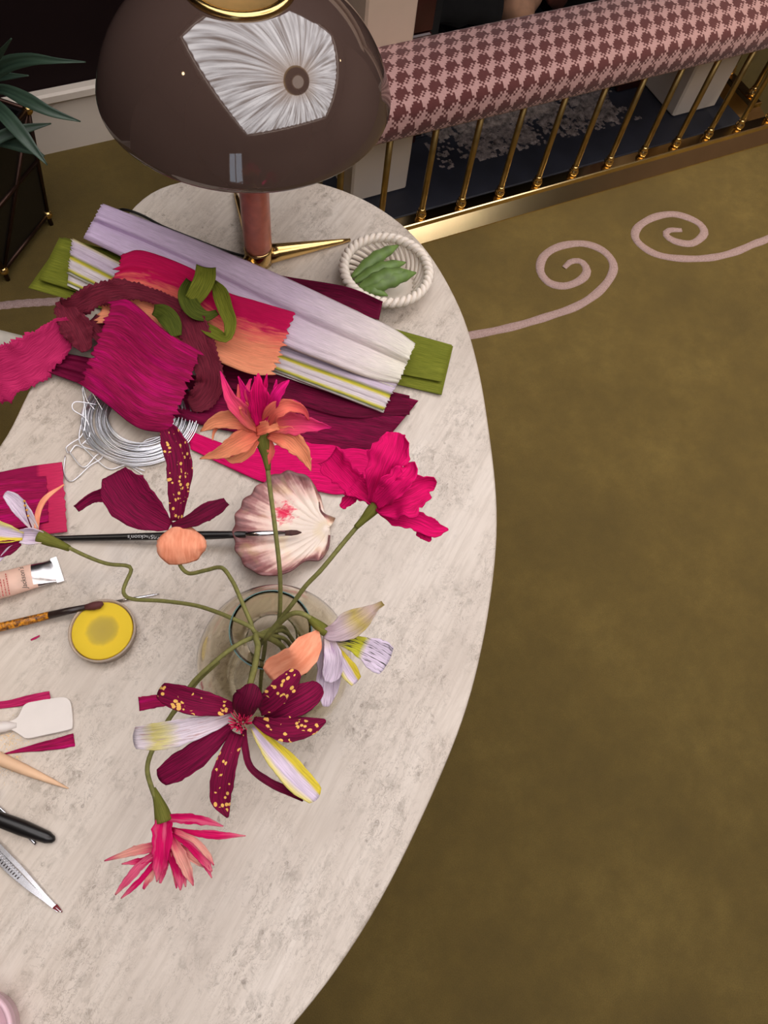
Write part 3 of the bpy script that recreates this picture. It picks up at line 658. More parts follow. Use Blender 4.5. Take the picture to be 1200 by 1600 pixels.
# big magenta square on top
put(sheet('crepe_paper', [(176, 470, .064), (206, 472, .066), (262, 520, .068), (314, 549, .066)], [(126, 600, .030), (165, 630, .032), (215, 668, .030), (264, 677, .026)],
          lambda u, v: .004*math.sin(v*9+u)+.003*fnoise(v*10, u*3, 8)+.006*math.sin(math.pi*v), MAGENTA, seed=12, jag=14, nu=56, nv=44), 'magenta crepe square with frayed edges on top of the heap')
# green curls
gc = thing('crepe_ribbon', 'dark green crepe curls looping over the coral piece', 'crepe paper', T(310, 480, .05), 'crepe papers heaped on the desk')
for k, (pts, rl) in enumerate([([(322, 417, .072, 15), (320, 435, .078, 16), (312, 452, .074, 15), (300, 470, .064, 12)], .0),
                      ([(300, 440, .060, 10), (292, 462, .066, 14), (302, 484, .064, 14), (322, 494, .060, 9), (340, 488, .060, 5)], .6),
                      ([(334, 440, .062, 4), (344, 458, .068, 12), (352, 482, .070, 12), (360, 505, .066, 10), (354, 528, .058, 7), (334, 520, .054, 10), (318, 510, .052, 8)], -.4),
                      ([(240, 484, .052, 8), (256, 490, .060, 14), (268, 505, .060, 15), (276, 525, .054, 8)], .3)]):
    petal(gc, [(a, b, h+.014, w_) for a, b, h, w_ in pts], DGREEN if k % 2 else GREEN, 'curl', cup=.2, roll=rl, n=22, seed=k)
# left magenta scrap
ms = thing('crepe_paper', 'small magenta crepe square with rosy border by the lilac flower', 'crepe paper', T(60, 790), 'crepe papers heaped on the desk')
BORD = crepe('rosy_border_crepe', lin(160, 10, 74), stripes=[(0, lin(150, 8, 72)), (.74, lin(150, 8, 72)), (.78, lin(206, 40, 92)), (1, lin(212, 52, 98))], axis='u', jitter=.02)
sheet('layer', [(-60, 752, .004), (0, 738, .004), (50, 728, .004), (97, 722, .005)], [(-60, 850, .003), (0, 842, .003), (60, 836, .003), (105, 831, .003)], lambda u, v: .002+.002*fnoise(v*24, u*2, 9), BORD, ms, seed=13, jag=4, rot=False)
sheet('layer', [(-60, 760, .008), (10, 748, .008), (72, 744, .008)], [(-60, 838, .007), (10, 828, .008), (76, 815, .007)], lambda u, v: .002*fnoise(v*22, u*2, 2), MAGENTA, ms, seed=14, jag=4)

# ------------------------------------------------------------------ wire coil
wc = thing('wire_coil', 'coil of bright silver craft wire with loose tangled ends', 'wire', T(222, 656))
WIRE = plain('silver_wire', lin(240, 241, 246), .34, 1.0, .05)
cc0 = T(222, 654); rng = random.Random(3)
for k in range(30):
    r = .044+.030*((k % 10)/9)+rng.uniform(-.0015, .0015); z = .0016+.0034*(k//10)+rng.uniform(0, .002); ex, ey = rng.uniform(-.003, .003), rng.uniform(-.003, .003); ph = rng.random()*6
    pts = [(cc0[0]+ex+r*math.cos(a)*(1+.02*math.sin(a*2+ph)), cc0[1]+ey+r*math.sin(a), TZ+z+.001*math.sin(a*3+ph)) for a in np.linspace(0, 2*math.pi, 56)]
    mesh('turn', tube(pts, .00095, 6, caps=False), WIRE, wc)
for pts in ([(148, 640, .012), (136, 625, .014), (129, 602, .02), (131, 640, .01), (124, 690, .006), (150, 705, .003), (190, 722, .003), (226, 736, .003)],
            [(152, 632, .012), (118, 628, .02), (114, 640, .016), (135, 655, .01), (140, 680, .006), (128, 695, .004)],
            [(128, 604, .02), (134, 650, .012), (128, 680, .006), (112, 692, .004), (103, 700, .004), (108, 708, .003), (118, 696, .003), (130, 700, .003)],
            [(132, 690, .004), (160, 712, .003), (140, 728, .003), (112, 752, .002), (100, 738, .002), (102, 712, .003)],
            [(128, 697, .004), (150, 718, .003), (172, 733, .002), (198, 727, .002), (222, 741, .002)],
            [(215, 700, .006), (228, 688, .006), (248, 682, .006)], [(160, 640, .012), (145, 615, .018), (135, 606, .02)],
            [(168, 700, .004), (150, 712, .004), (130, 730, .003), (108, 706, .004)]):
    mesh('loose_end', tube(crom([list(T(*q)) for q in pts], 40), .0009, 6), WIRE, wc)

# ------------------------------------------------------------------ woven basket with pea pods
bc = T(604, 421, .034); bc[2] = TZ
bk = thing('woven_basket', 'small white woven ceramic basket holding green pods', 'basket', bc)
mesh('base', lathe([(.042, .0), (.046, .002), (.046, .006), (.03, .007), (.001, .007)], bc, 36), CERAMIC, bk)
RB = .0635
for s in (0, math.pi):
    pts = [(bc[0]+(RB+.004*math.cos(a*20+s))*math.cos(a), bc[1]+(RB+.004*math.cos(a*20+s))*math.sin(a), TZ+.034+.004*math.sin(a*20+s)) for a in np.linspace(0, 2*math.pi, 241)]
    mesh('rim_strand', tube(pts, .0042, 7), CERAMIC, bk)
for k in range(32):
    a = k*2*math.pi/32; pts = []
    for t in np.linspace(0, 1, 8):
        r = .044+(RB-.044)*t**.7; an = a+.55*t; pts.append((bc[0]+r*math.cos(an), bc[1]+r*math.sin(an), TZ+.004+.03*t))
    mesh('strand', tube(pts, .0032, 6), CERAMIC, bk)
for k, (a, b, h, w, lab) in enumerate([((549, 434), (623, 383), .026, 11, 'longest green pod at the back of the white basket'), ((553, 441), (634, 410), .028, 12, 'green pod with pointed tip second in the basket'),
                                  ((560, 450), (642, 424), .031, 14, 'plump green pod in the middle of the basket'), ((566, 458), (650, 426), .029, 14, 'broad green pod leaning on the basket front wall'), ((556, 454), (606, 462), .024, 9, 'small green pod lying lowest in the basket')]):
    n = 18; A, B = T(*a, h), T(*b, h+.004); pts, rad = [], []
    for i in range(n):
        t = i/(n-1); p = A+(B-A)*t+np.array((0, 0, .006*math.sin(math.pi*t))); pts.append(p)
        rad.append(px2m(w, p)*(max(.06, math.sin(math.pi*min(1, t*.93+.05))**.8)+.10*math.sin(t*26)*math.sin(math.pi*t)))
    tag(mesh('pea_pod', tube(pts, rad, 12, .72), POD), lab, 'pod', 'green pods in the basket')

# ------------------------------------------------------------------ scallop shell
def shell_mat():
    t = NT('scallop_shell'); nn = t.node('ShaderNodeUVMap', uv_map='n').outputs[0]; m = t.node('ShaderNodeUVMap', uv_map='m').outputs[0]
    sp = t.node('ShaderNodeSeparateXYZ', i_0=nn); th, r = sp.outputs[0], sp.outputs[1]
    ray = t.noise(t.mapping(nn, (46, 1.5, 1)), 1, 2, .6); blot = t.noise(t.mapping(m, (60, 60, 1)), 1, 4, .6)
    k = t.math('ADD', r, t.math('MULTIPLY_ADD', ray, .5, -.25)); k = t.math('ADD', k, t.math('MULTIPLY_ADD', blot, .3, -.15))
    c = t.ramp(k, [(.5, lin(238, 222, 208)), (.72, lin(226, 190, 178)), (.86, lin(160, 106, 104)), (1.0, lin(110, 66, 66))])
    c = t.mix(t.ramp(t.noise(t.mapping(m, (30, 30, 1)), 1, 2), [(.55, (0, 0, 0)), (.75, (.35,)*3)]), c, lin(232, 206, 130))
    d = t.node('ShaderNodeVectorMath', operation='DISTANCE', i_0=m, i_1=(.062, .022, 0)).outputs['Value']
    d = t.math('ADD', d, t.math('MULTIPLY_ADD', t.noise(t.mapping(m, (90, 160, 1)), 1, 3, .7), .05, -.025))
    c = t.mix(t.ramp(d, [(.006, (1, 1, 1)), (.016, (0, 0, 0))]), c, lin(222, 40, 84))
    return t.set(Base_Color=c, Roughness=.45)
def shell():
    out = [(524, 815), (503, 804), (497, 777), (482, 759), (454, 752), (426, 759), (395, 784), (374, 812), (367, 848), (375, 882), (395, 905), (423, 913), (454, 906), (477, 886), (500, 881), (513, 862), (516, 842)]
    u0 = T(512, 832)[:2]; pts = np.array([T(*q)[:2] for q in out]); d = pts-u0
    an = np.unwrap(np.arctan2(d[:, 1], d[:, 0])); NTt, NR = 150, 18
    dense = crom([list(p) for p in pts], NTt); V, U, N, Fc = [], [], [], []
    for i in range(NTt):
        e = dense[i]-u0; th = i/(NTt-1); fan = min(1, max(0, (min(th, 1-th)-.10)/.1))
        for k in range(NR+1):
            r = k/NR; rib = math.cos(th*2*math.pi*17); rr = r*(1+.012*rib*fan*r)
            z = .002+.026*(r**2.2)*(.35+.65*fan)-.004*math.sin(math.pi*min(1, r*1.2))*0+.0016*rib*fan*min(1, r*1.5)+.012*(1-r)**3
            V.append((*(u0+e*rr), TZ+z)); loc = dense[i]*0+u0+e*rr-T(440, 835)[:2]; U.append((loc[0]+.05, loc[1]+.0)); N.append((th, r))
    for i in range(NTt-1):
        for k in range(NR): b = i*(NR+1)+k; Fc.append((b, b+NR+1, b+NR+2, b+1))
    return (V, Fc), U, N
vf, U, N = shell(); vf = (vf[0], [f[::-1] for f in vf[1]])
o = mesh('scallop_shell', vf, shell_mat(), uv=U, uvn=N, solid=.0022, loc=T(440, 835)); o.modifiers[0].offset = 1
tag(o, 'pink and brown scallop shell used as a paint dish', 'shell')

# ------------------------------------------------------------------ brushes and small tools
def axis_tube(parent, name, a, b, radii, mat, n=14, flat=1.0):
    a, b = np.array(a, float), np.array(b, float); k = len(radii); ts = [i/(k-1) for i in range(k)] if not isinstance(radii[0], tuple) else [r[0] for r in radii]
    rr = radii if not isinstance(radii[0], tuple) else [r[1] for r in radii]
    return mesh(name, tube([a+(b-a)*t for t in ts], rr, n, flat), mat, parent)
def lettering(text, origin, xdir, size, mat, parent, name='lettering', lift=.0002, up=(0, 0, 1), shear=0.):
    cu = bpy.data.curves.new('t', 'FONT'); cu.body = text; cu.size = 1; cu.shear = shear; cu.resolution_u = 3
    ob = bpy.data.objects.new('t', cu); COL.objects.link(ob); bpy.context.view_layer.update()
    me = ob.to_mesh(); x = _n(xdir); z = _n(np.array(up)-x*(np.array(up)@x)); y = np.cross(z, x)
    V = [np.array(origin)+(x*v.co.x+y*v.co.y)*size+z*lift for v in me.vertices]; Fc = [tuple(p.vertices) for p in me.polygons]
    ob.to_mesh_clear(); bpy.data.objects.remove(ob); bpy.data.curves.remove(cu)
    return mesh(name, (V, Fc), mat, parent, smooth=False)
INKW = plain('silver_print', lin(190, 190, 190), .5)
INK = plain('black_print', lin(28, 24, 26), .6)
REDINK = plain('red_print', lin(190, 84, 78), .6)
SABLE = plain('brush_hair', lin(74, 44, 40), .8, var=.3, scale=300)
b1 = thing('paintbrush', 'long black-handled paintbrush resting its tip on the scallop shell', 'paintbrush', T(260, 840))
A, B, Cc, D = T(58, 842, .006), T(290, 838, .012), T(386, 835, .026), T(470, 832, .018)
A = T(58, 842, .0045); pa = [T(58+(386-58)*t, 842-7*t, .0045+.024*t**1.6) for t in np.linspace(0, 1, 12)]
mesh('handle', tube(pa, [.0024, .0032, .0036, .0039, .0042, .0045, .0048, .0052, .0055, .0053, .0047, .004], 12), BLACK, b1)
mesh('ferrule', tube([T(384, 835, .0285), T(410, 834, .028), T(445, 833, .026)], [.0042, .0041, .0036], 12), STEEL, b1)
mesh('bristles', tube([T(444, 833, .0262), T(455, 832.5, .025), T(464, 832, .0235), T(471, 832, .022)], [.0034, .004, .0032, .0008], 10, .7), SABLE, b1)
xd = T(270, 839, .01)-T(200, 840, .01)
lettering("Jackson's", T(235, 836, .0172), -xd, .0075, INKW, b1, lift=.0005)
lettering("505", T(250, 836, .0182), -xd, .0075, INKW, b1, lift=.0005)
b2 = thing('paintbrush', 'paint-splashed orange and black paintbrush touching the yellow pan', 'paintbrush', T(70, 965))
SPL = NT('splashed_handle'); _c = SPL.node('ShaderNodeTexCoord').outputs['Object']
SPL.set(Base_Color=SPL.ramp(SPL.noise(_c, 170, 4, .7), [(.4, lin(40, 30, 24)), (.5, lin(150, 90, 20)), (.62, lin(226, 150, 20))]), Roughness=.4); SPL = SPL.m
mesh('handle', tube([T(-60, 994, .007), T(0, 980, .0075), T(40, 970.5, .0085), T(78, 961, .0095)], [.0055, .0052, .005, .0045], 12), SPL, b2)
mesh('handle_neck', tube([T(77, 961.3, .0095), T(105, 955, .0125), T(136, 948.5, .0162)], [.0045, .0042, .0034], 12), plain('dark_brown_lacquer', lin(46, 34, 32), .3), b2)
mesh('bristles', tube([T(134, 949, .0162), T(146, 947, .018), T(155, 945, .0185), T(161, 942, .0185)], [.0034, .0048, .0046, .002], 12), plain('red_brown_hair', lin(92, 46, 46), .8), b2)
b3 = thing('needle_tool', 'thin steel needle lying beyond the yellow pan', 'needle', T(205, 936))
axis_tube(b3, 'needle', T(158, 944, .0022), T(249, 928, .0014), [(0, .0018), (.6, .0017), (.9, .0013), (1, .0003)], STEEL)
axis_tube(b3, 'eye', T(150, 945.5, .0022), T(159, 944, .0022), [(0, .0012), (.5, .0022), (1, .0017)], STEEL)
# yellow pan
pp = T(164, 990); yp = thing('pigment_pan', 'round clear pan of yellow pigment worn grey in the middle', 'pigment pan', pp)
CLEAR = NT('clear_plastic'); CLEAR.set(Base_Color=lin(220, 200, 180), Roughness=.12, Transmission_Weight=.45, IOR=1.3); CLEAR = CLEAR.m
YEL = NT('yellow_pigment'); _c = YEL.node('ShaderNodeTexCoord').outputs['Object']
_d = YEL.node('ShaderNodeVectorMath', operation='LENGTH', i_0=YEL.mapping(_c, (1, 1, 0))).outputs['Value']
_d = YEL.math('ADD', _d, YEL.math('MULTIPLY_ADD', YEL.noise(_c, 90, 4), .006, -.003))
YEL.set(Base_Color=YEL.ramp(_d, [(.0, lin(182, 160, 70)), (.0150, lin(190, 166, 66)), (.0175, lin(232, 198, 48)), (.04, lin(232, 200, 50))]), Roughness=.9); YEL = YEL.m
mesh('jar', lathe([(.001, .0), (.035, .0), (.0365, .002), (.0365, .012), (.0375, .0125), (.0375, .0145), (.0355, .015), (.035, .0135), (.0345, .0025), (.001, .0025)], pp, 56, False, False), CLEAR, yp)
mesh('pigment', lathe([(.034, .003), (.034, .0128), (.033, .0142), (.016, .0138), (.001, .0134)], pp, 56), YEL, yp)
# paint tube
tb = thing('paint_tube', 'pale pink and silver paint tube with crimped foil end', 'paint tube', T(40, 908))
def tube_body():
    ax = [(-70, 945, .011, 26), (-20, 921, .0105, 27), (20, 909.5, .0098, 26), (50, 900.5, .0080, 25), (72, 895.5, .0050, 24), (86, 891.5, .0022, 24), (92, 890, .0016, 24)]
    q = crom(ax, 30); V, Fc, fm = [], [], []; n = 20
    for i in range(30):
        c = T(q[i][0], q[i][1], q[i][2]); t = _n((T(q[min(i+1, 29)][0], q[min(i+1, 29)][1])-T(q[max(i-1, 0)][0], q[max(i-1, 0)][1]))); s = np.array((-t[1], t[0], 0)); w = px2m(q[i][3], c)*.83
        for j in range(n):
            a = 2*math.pi*j/n; wr = (.0006*fnoise(i*.9, j*.8) if q[i][0] > 50 else 0)
            V.append(c+s*w*math.cos(a)+np.array((0, 0, 1))*((q[i][2]-.0004)*math.sin(a)+wr))
    for i in range(29):
        for j in range(n): k = (j+1) % n; Fc.append((i*n+j, i*n+k, i*n+n+k, i*n+n+j)); fm.append(1 if q[i][0] > 50+ (j if j < 10 else 20-j)*.8-4 else 0)
    Fc += [tuple(range(n-1, -1, -1)), tuple(29*n+j for j in range(n))]; fm += [0, 1]
    return (V, Fc), fm
vf, fm = tube_body(); mesh('body', vf, None, tb, mats=[plain('pale_pink_label', lin(238, 198, 178), .45), plain('crumpled_foil', lin(214, 212, 214), .22, 1.0)], fm=fm)
mesh('crimp', ([T(*q) for q in ((78, 873, .0012), (88, 869.5, .0012), (100.5, 907.5, .0012), (89, 911, .0012), (78, 873, .0042), (88, 869.5, .0036), (100.5, 907.5, .0036), (89, 911, .0042))], [(0, 3, 2, 1), (4, 5, 6, 7), (0, 1, 5, 4), (1, 2, 6, 5), (2, 3, 7, 6), (3, 0, 4, 7)]), plain('foil_crimp', lin(222, 220, 222), .3, .9), tb, smooth=False)
ldir = T(36, 890)-T(42, 919); lettering("Jackson's", T(43, 919, .0212), ldir, .0078, INK, tb, shear=.35, lift=.0)
for k in range(4):
    rgp = random.Random(k); parts = []; e = 0.
    while e < (.026, .02, .023, .018)[k]:                # rows of print too small to read, as short strokes
        l = rgp.uniform(.001, .0035); o_ = T(15-5*k, 929+1.4*k, .0216)+_n(ldir)*e; sd = np.cross((0, 0, 1), _n(ldir))*.0006
        parts.append(([o_-sd, o_+_n(ldir)*l-sd, o_+_n(ldir)*l+sd, o_+sd], [(0, 1, 2, 3)])); e += l+.0008
    mesh('small_print', join(*parts), REDINK, tb, smooth=False)
# white spatula
def prism_px(pts, h0, h1, bev=.0008):
    q = np.array([T(x, y)[:2] for x, y in pts]); return slab(q, TZ+h0, TZ+h1, bev)
WPL = plain('white_plastic', lin(222, 214, 208), .4, var=.03)
sp_ = thing('plastic_spatula', 'white plastic spatula with rounded square blade on the desk', 'spatula', T(50, 1120))
mesh('blade', prism_px(crom([(8, 1130), (28, 1122), (40, 1102), (60, 1096), (98, 1090), (110, 1095), (114, 1110), (115, 1135), (110, 1141), (70, 1150), (44, 1155), (34, 1150), (20, 1142), (8, 1142), (8, 1136), (8, 1130)], 60)[:-1], .0005, .0045), WPL, sp_, smooth=False)
axis_tube(sp_, 'handle', T(-90, 1148, .006), T(26, 1133, .0045), [(0, .007), (.6, .0065), (.85, .006), (1, .0025)], WPL, flat=.8)
# offcuts
for pts, mat, lab in (([(-20, 1104, .002, 5), (20, 1099, .002, 6), (50, 1092, .004, 7), (78, 1086, .005, 6)], PINKR, 'curled pink paper offcut above the white spatula'),
                 ([(6, 1178, .001, .8), (40, 1171, .0015, 4), (80, 1164, .002, 8), (116, 1156, .0015, 10)], MAGENTA, 'tapering magenta paper offcut below the white spatula'),
                 ([(217, 1100, .0015, 11), (236, 1097, .0015, 10), (262, 1093, .0015, 9)], MAGENTA, 'short magenta paper offcut under the spotted petal'),
                 ([(48, 1000, .001, 1.2), (55, 997, .001, 1.6), (62, 993, .001, .8)], PINKR, 'tiny pink paper scrap near the splashed brush')):
    tag(petal(None, pts, mat, 'paper_offcut', cup=.12, jag=.15, n=14, m=7), lab, 'offcut')
# wooden skewer, cutters, tweezers
WOODP = plain('pale_wood', lin(226, 186, 150), .6, var=.1, scale=30)
tag(axis_tube(None, 'wooden_point', T(-70, 1156, .0072), T(107, 1232, .0015), [(0, .0068), (.35, .0068), (.6, .0056), (.85, .003), (1, .0006)], WOODP), 'pointed pale wooden modelling stick below the spatula', 'stick')
cut = thing('wire_cutters', 'wire cutters with black handle and steel spring arm', 'cutters', T(20, 1290))
axis_tube(cut, 'handle', T(-80, 1250, .008), T(86, 1313, .005), [(0, .006), (.3, .0072), (.7, .0078), (.93, .006), (.985, .0035), (1, .001)], BLACK)
mesh('spring_arm', tube(crom([list(T(*q)) for q in ((-60, 1220, .004), (-10, 1255, .004), (12, 1274, .003), (34, 1297, .002), (56, 1319, .0015))], 20), .0016, 8), STEEL, cut)
axis_tube(cut, 'second_handle', T(-80, 1262, .006), T(-4, 1240, .006), [(0, .006), (1, .005)], BLACK)
tw = thing('tweezers', 'steel tweezers with ribbed grips and red stained tips', 'tweezers', T(45, 1370))
def arm(pa, ws, h):
    q = crom([(x, y, z, w_) for (x, y, z), w_ in zip(pa, ws)], 22); pts = [T(a[0], a[1], a[2]) for a in q]; V, Fc = [], []
    for i, p in enumerate(pts):
        t = _n(pts[min(i+1, 21)]-pts[max(i-1, 0)]); s = _n(np.cross(t, (0, 0, 1))); w_ = px2m(q[i][3], p)
        for a, b in ((-1, 0), (-.8, h), (.8, h), (1, 0)): V.append(p+s*w_*a+np.array((0, 0, b)))
    for i in range(21):
        for k in range(4): l = (k+1) % 4; Fc.append((i*4+k, i*4+l, i*4+4+l, i*4+4+k))
    Fc += [(3, 2, 1, 0), (84, 85, 86, 87)]
    return V, Fc
mesh('arm', arm([(-60, 1262, .004), (0, 1340, .004), (40, 1380, .003), (70, 1405, .002), (91, 1424, .001)], [6, 8, 6, 3.5, 1.4], .0016), STEEL, tw, smooth=False)
mesh('arm', arm([(-60, 1256, .006), (0, 1323, .006), (35, 1359, .005), (70, 1398, .003), (96, 1424, .0012)], [3, 4, 3.6, 2.6, 1.2], .0016), STEEL, tw, smooth=False)
for k in range(11):
    x, y = -4+3.4*k, 1335+3.5*k; d = np.array((5.2, -5.0))*(.95-.03*k)
    mesh('grip_rib', tube([T(x-d[0], y-d[1], .0056), T(x+d[0], y+d[1], .0056)], .0006, 5), STEEL, tw)
RST = plain('red_stain', lin(120, 24, 34), .5)
mesh('stained_tip', tube([T(84, 1417, .0024), T(92, 1424, .0018)], [.0018, .0008], 8), RST, tw); mesh('stained_tip', tube([T(87, 1414, .0035), T(97, 1425, .0018)], [.0014, .0007], 8), RST, tw)
# pink jar at the bottom edge
jc = T(-26, 1612); jar = thing('glass_jar', 'pale pink ribbed glass jar at the desk corner', 'jar', jc)
mesh('jar', lathe([(.001, 0), (.03, 0), (.034, .004), (.034, .02), (.037, .024), (.034, .028), (.038, .034), (.036, .038), (.033, .036), (.032, .01), (.001, .008)], jc, 40, False, False), plain('pink_glass', lin(226, 190, 200), .12, var=.05), jar)
# glitter dust
rg = random.Random(5); parts = []
for k in range(420):
    x, y = rg.gauss(16, 14), rg.gauss(1172, 22); c = T(max(x, -30), y, .0003); r = rg.uniform(.0002, .0006); a = rg.random()*6
    parts.append(([(c[0]+r*math.cos(a+q), c[1]+r*math.sin(a+q), c[2]+r*.5*(1 if j else -.4)) for j in (0, 1) for q in (0, 2.1, 4.2)], [(2, 1, 0), (3, 4, 5), (0, 1, 4, 3), (1, 2, 5, 4), (2, 0, 3, 5)]))
tag(mesh('gold_glitter', join(*parts), plain('gold_dust', lin(224, 186, 120), .3, .8), smooth=False), 'sprinkled gold glitter dust around the wooden stick', 'glitter', kind='stuff')

# ------------------------------------------------------------------ glass vase
VH = .188; vc = T(423, 983, VH); VX, VY = vc[0], vc[1]; vb = np.array((VX, VY, TZ))
GLASS = NT('vase_glass'); GLASS.set(Base_Color=lin(246, 242, 230), Roughness=.0, Transmission_Weight=1.0, IOR=1.42); GLASS = GLASS.m
vase = thing('glass_vase', 'round clear glass vase with flared neck holding the paper flowers', 'vase', vb)
vo = [(.001, .0), (.05, .0), (.062, .006), (.076, .03), (.083, .06), (.08, .09), (.066, .118), (.044, .138), (.028, .150), (.0245, .158), (.027, .168), (.034, .180), (.0385, .188)]
vi = [(r-.0011, z+(.002 if z < .01 else 0)) for r, z in reversed(vo[1:])]+[(.001, .002)]
vp = crom(vo, 44).tolist()+[(.0378, .1893)]+crom(vi, 44).tolist()
mesh('body', lathe([(max(r, .0008), z) for r, z in vp], vb, 72, False, False), GLASS, vase)
rr = [(VX+.0384*math.cos(a), VY+.0384*math.sin(a), TZ+VH) for a in np.linspace(0, 2*math.pi, 73)]
mesh('rim', tube(rr, .0006, 6, caps=False), plain('teal_glass_edge', lin(96, 136, 134), .15), vase)

# ------------------------------------------------------------------ paper flowers
GR = 'paper flowers standing in the glass vase'
def flower(label): return thing('paper_flower', label, 'flower', (VX, VY, TZ+.004), GR)
def stem(parent, pts, r=.0026, inner=None, r_end=None):
    """stem from its head down to the vase mouth, then on down inside the vase"""
    q = [list(T(*p)) for p in pts]
    if inner: q += [[VX+inner[0]*.5, VY+inner[1]*.5, TZ+.155], [VX+inner[0], VY+inner[1], TZ+.08], [VX+inner[0]*1.35, VY+inner[1]*1.35, TZ+.010]]
    r *= .8; c = crom(q, 70); return mesh('stem', tube(c, [r*(1+.07*fnoise(k*.9, r*999)) for k in range(70)], 9), STEM, parent)
def calyx(parent, pts, radii):
    c = crom([list(T(*p)) for p in pts], 14); r = np.interp(np.linspace(0, 1, 14), np.linspace(0, 1, len(radii)), radii); rm = [px2m(x, p) for x, p in zip(r, c)]
    v, f = tube(c, rm, 14); n = len(v); U = [((k//14)*.003, (k % 14)*.003) for k in range(n)]
    return mesh('calyx', (v, f), CALYX, parent, uv=U, uvn=U)

# coral spiky flower
f = flower('coral and hot pink spiky paper flower on the tallest straight stem')
stem(f, [(417, 722, .300), (421, 756, .292), (430, 826, .272), (437, 890, .245), (438, 935, .215), (436, 968, .188)], inner=(.012, .018))
calyx(f, [(411, 672, .318), (412, 690, .312), (416, 712, .304), (419, 735, .297)], [13, 12, 7, 4.2])
B0 = (410, 672, .322, 6)
for k, (pts, mat) in enumerate([
    ([(404, 672, .324, 6), (382, 648, .345, 13), (360, 622, .355, 9), (344, 580, .355, .6)], CPINK), ([(404, 664, .328, 5), (390, 632, .35, 10), (372, 588, .365, .6)], VPINK),
    ([(408, 664, .332, 8), (404, 625, .36, 17), (403, 600, .372, 8), (404, 583, .376, .6)], HOT), ([(414, 660, .334, 5), (428, 626, .36, 9), (440, 606, .368, 7), (452, 594, .37, .8)], VPINK),
    ([(414, 664, .330, 5), (428, 644, .352, 13), (452, 634, .356, 10), (474, 642, .345, 5), (483, 657, .335, .5)], CORAL), ([(420, 668, .326, 6), (452, 662, .334, 17), (484, 664, .33, 11), (518, 668, .318, .5)], CPINK),
    ([(420, 676, .322, 8), (448, 684, .326, 17), (470, 704, .316, 12), (480, 722, .304, 6), (486, 736, .296, .5)], ORANGE), ([(402, 676, .322, 7), (376, 690, .322, 17), (348, 706, .314, 10), (312, 717, .30, .6)], ORANGE),
    ([(402, 670, .324, 6), (370, 656, .334, 14), (336, 660, .328, 10), (313, 674, .318, .6)], ORANGE), ([(404, 684, .318, 4), (388, 706, .312, 7), (366, 718, .306, 6), (349, 714, .304, .6)], ORANGE),
    ([(420, 684, .318, 4), (423, 705, .310, 6), (420, 726, .302, .6)], CORAL), ([(400, 664, .328, 5), (386, 642, .346, 10), (374, 622, .352, 4), (372, 600, .354, .4)], CORAL), ([(400, 672, .326, 9), (418, 666, .334, 10), (436, 664, .33, 8), (446, 670, .326, 3)], ORANGE),
    ([(404, 640, .345, 3), (401, 610, .366, 5), (398, 588, .376, .5)], VPINK), ([(408, 640, .345, 3), (414, 606, .366, 4), (417, 584, .376, .4)], HOT), ([(420, 640, .345, 3), (429, 616, .362, 5), (432, 593, .37, .5)], VPINK),
    ([(394, 640, .346, 2), (386, 616, .356, 4), (390, 596, .36, 2), (394, 592, .36, .4)], CPINK), ([(430, 636, .354, 4), (452, 628, .356, 4), (470, 631, .35, 1.5)], CPINK), ([(376, 640, .35, 2), (372, 624, .352, 1.2), (372, 608, .352, .4)], CPINK),
    ([(340, 664, .326, 4), (334, 676, .32, 2), (332, 688, .316, .8)], ORANGE), ([(476, 716, .306, 4), (484, 718, .304, 2), (487, 716, .302, .5)], ORANGE)]):
    petal(f, pts, mat, cup=.5, roll=.3*math.sin(k*2.3), ruffle=.08, jag=.24, seed=k, n=24)
# hot pink flower
f = flower('hot pink ruffled paper flower leaning toward the desk rim')
stem(f, [(562, 818, .262), (535, 850, .252), (502, 890, .24), (478, 915, .228), (458, 942, .212), (436, 970, .192), (416, 996, .178)], .0027, inner=(-.02, -.012))
calyx(f, [(588, 790, .272), (578, 801, .27), (567, 813, .266), (556, 824, .262)], [11, 9, 6, 4.4])
for k, (pts, c, rl) in enumerate([([(584, 786, .276, 6), (592, 756, .295, 20), (604, 722, .31, 30), (614, 698, .315, 27), (619, 680, .316, 15)], .4, .2), ([(552, 756, .276, 22), (560, 764, .276, 18), (575, 778, .275, 9), (584, 788, .274, 4)], .3, -.3),
        ([(512, 714, .262, 20), (528, 732, .268, 22), (552, 757, .274, 19), (572, 776, .276, 9), (583, 787, .275, 4)], .5, .3),
        ([(586, 788, .276, 8), (606, 784, .29, 24), (632, 776, .298, 31), (652, 766, .298, 24), (668, 758, .294, 15), (679, 760, .29, 7)], .5, -.2), ([(590, 794, .272, 5), (620, 806, .276, 15), (650, 814, .274, 15), (676, 826, .266, 14), (700, 827, .258, 2)], .35, .3),
        ([(586, 788, .282, 8), (612, 762, .306, 22), (638, 738, .314, 16), (641, 724, .314, 8)], .4, .3), ([(650, 812, .27, 5), (662, 830, .264, 12), (672, 845, .258, 3)], .2, .2), ([(560, 762, .268, 8), (547, 778, .262, 10), (534, 792, .258, 5)], .2, .2)]):
    petal(f, pts, HOT, cup=c, roll=rl, ruffle=.14, jag=.26, n=28, m=15, seed=k+20, tip=.4)
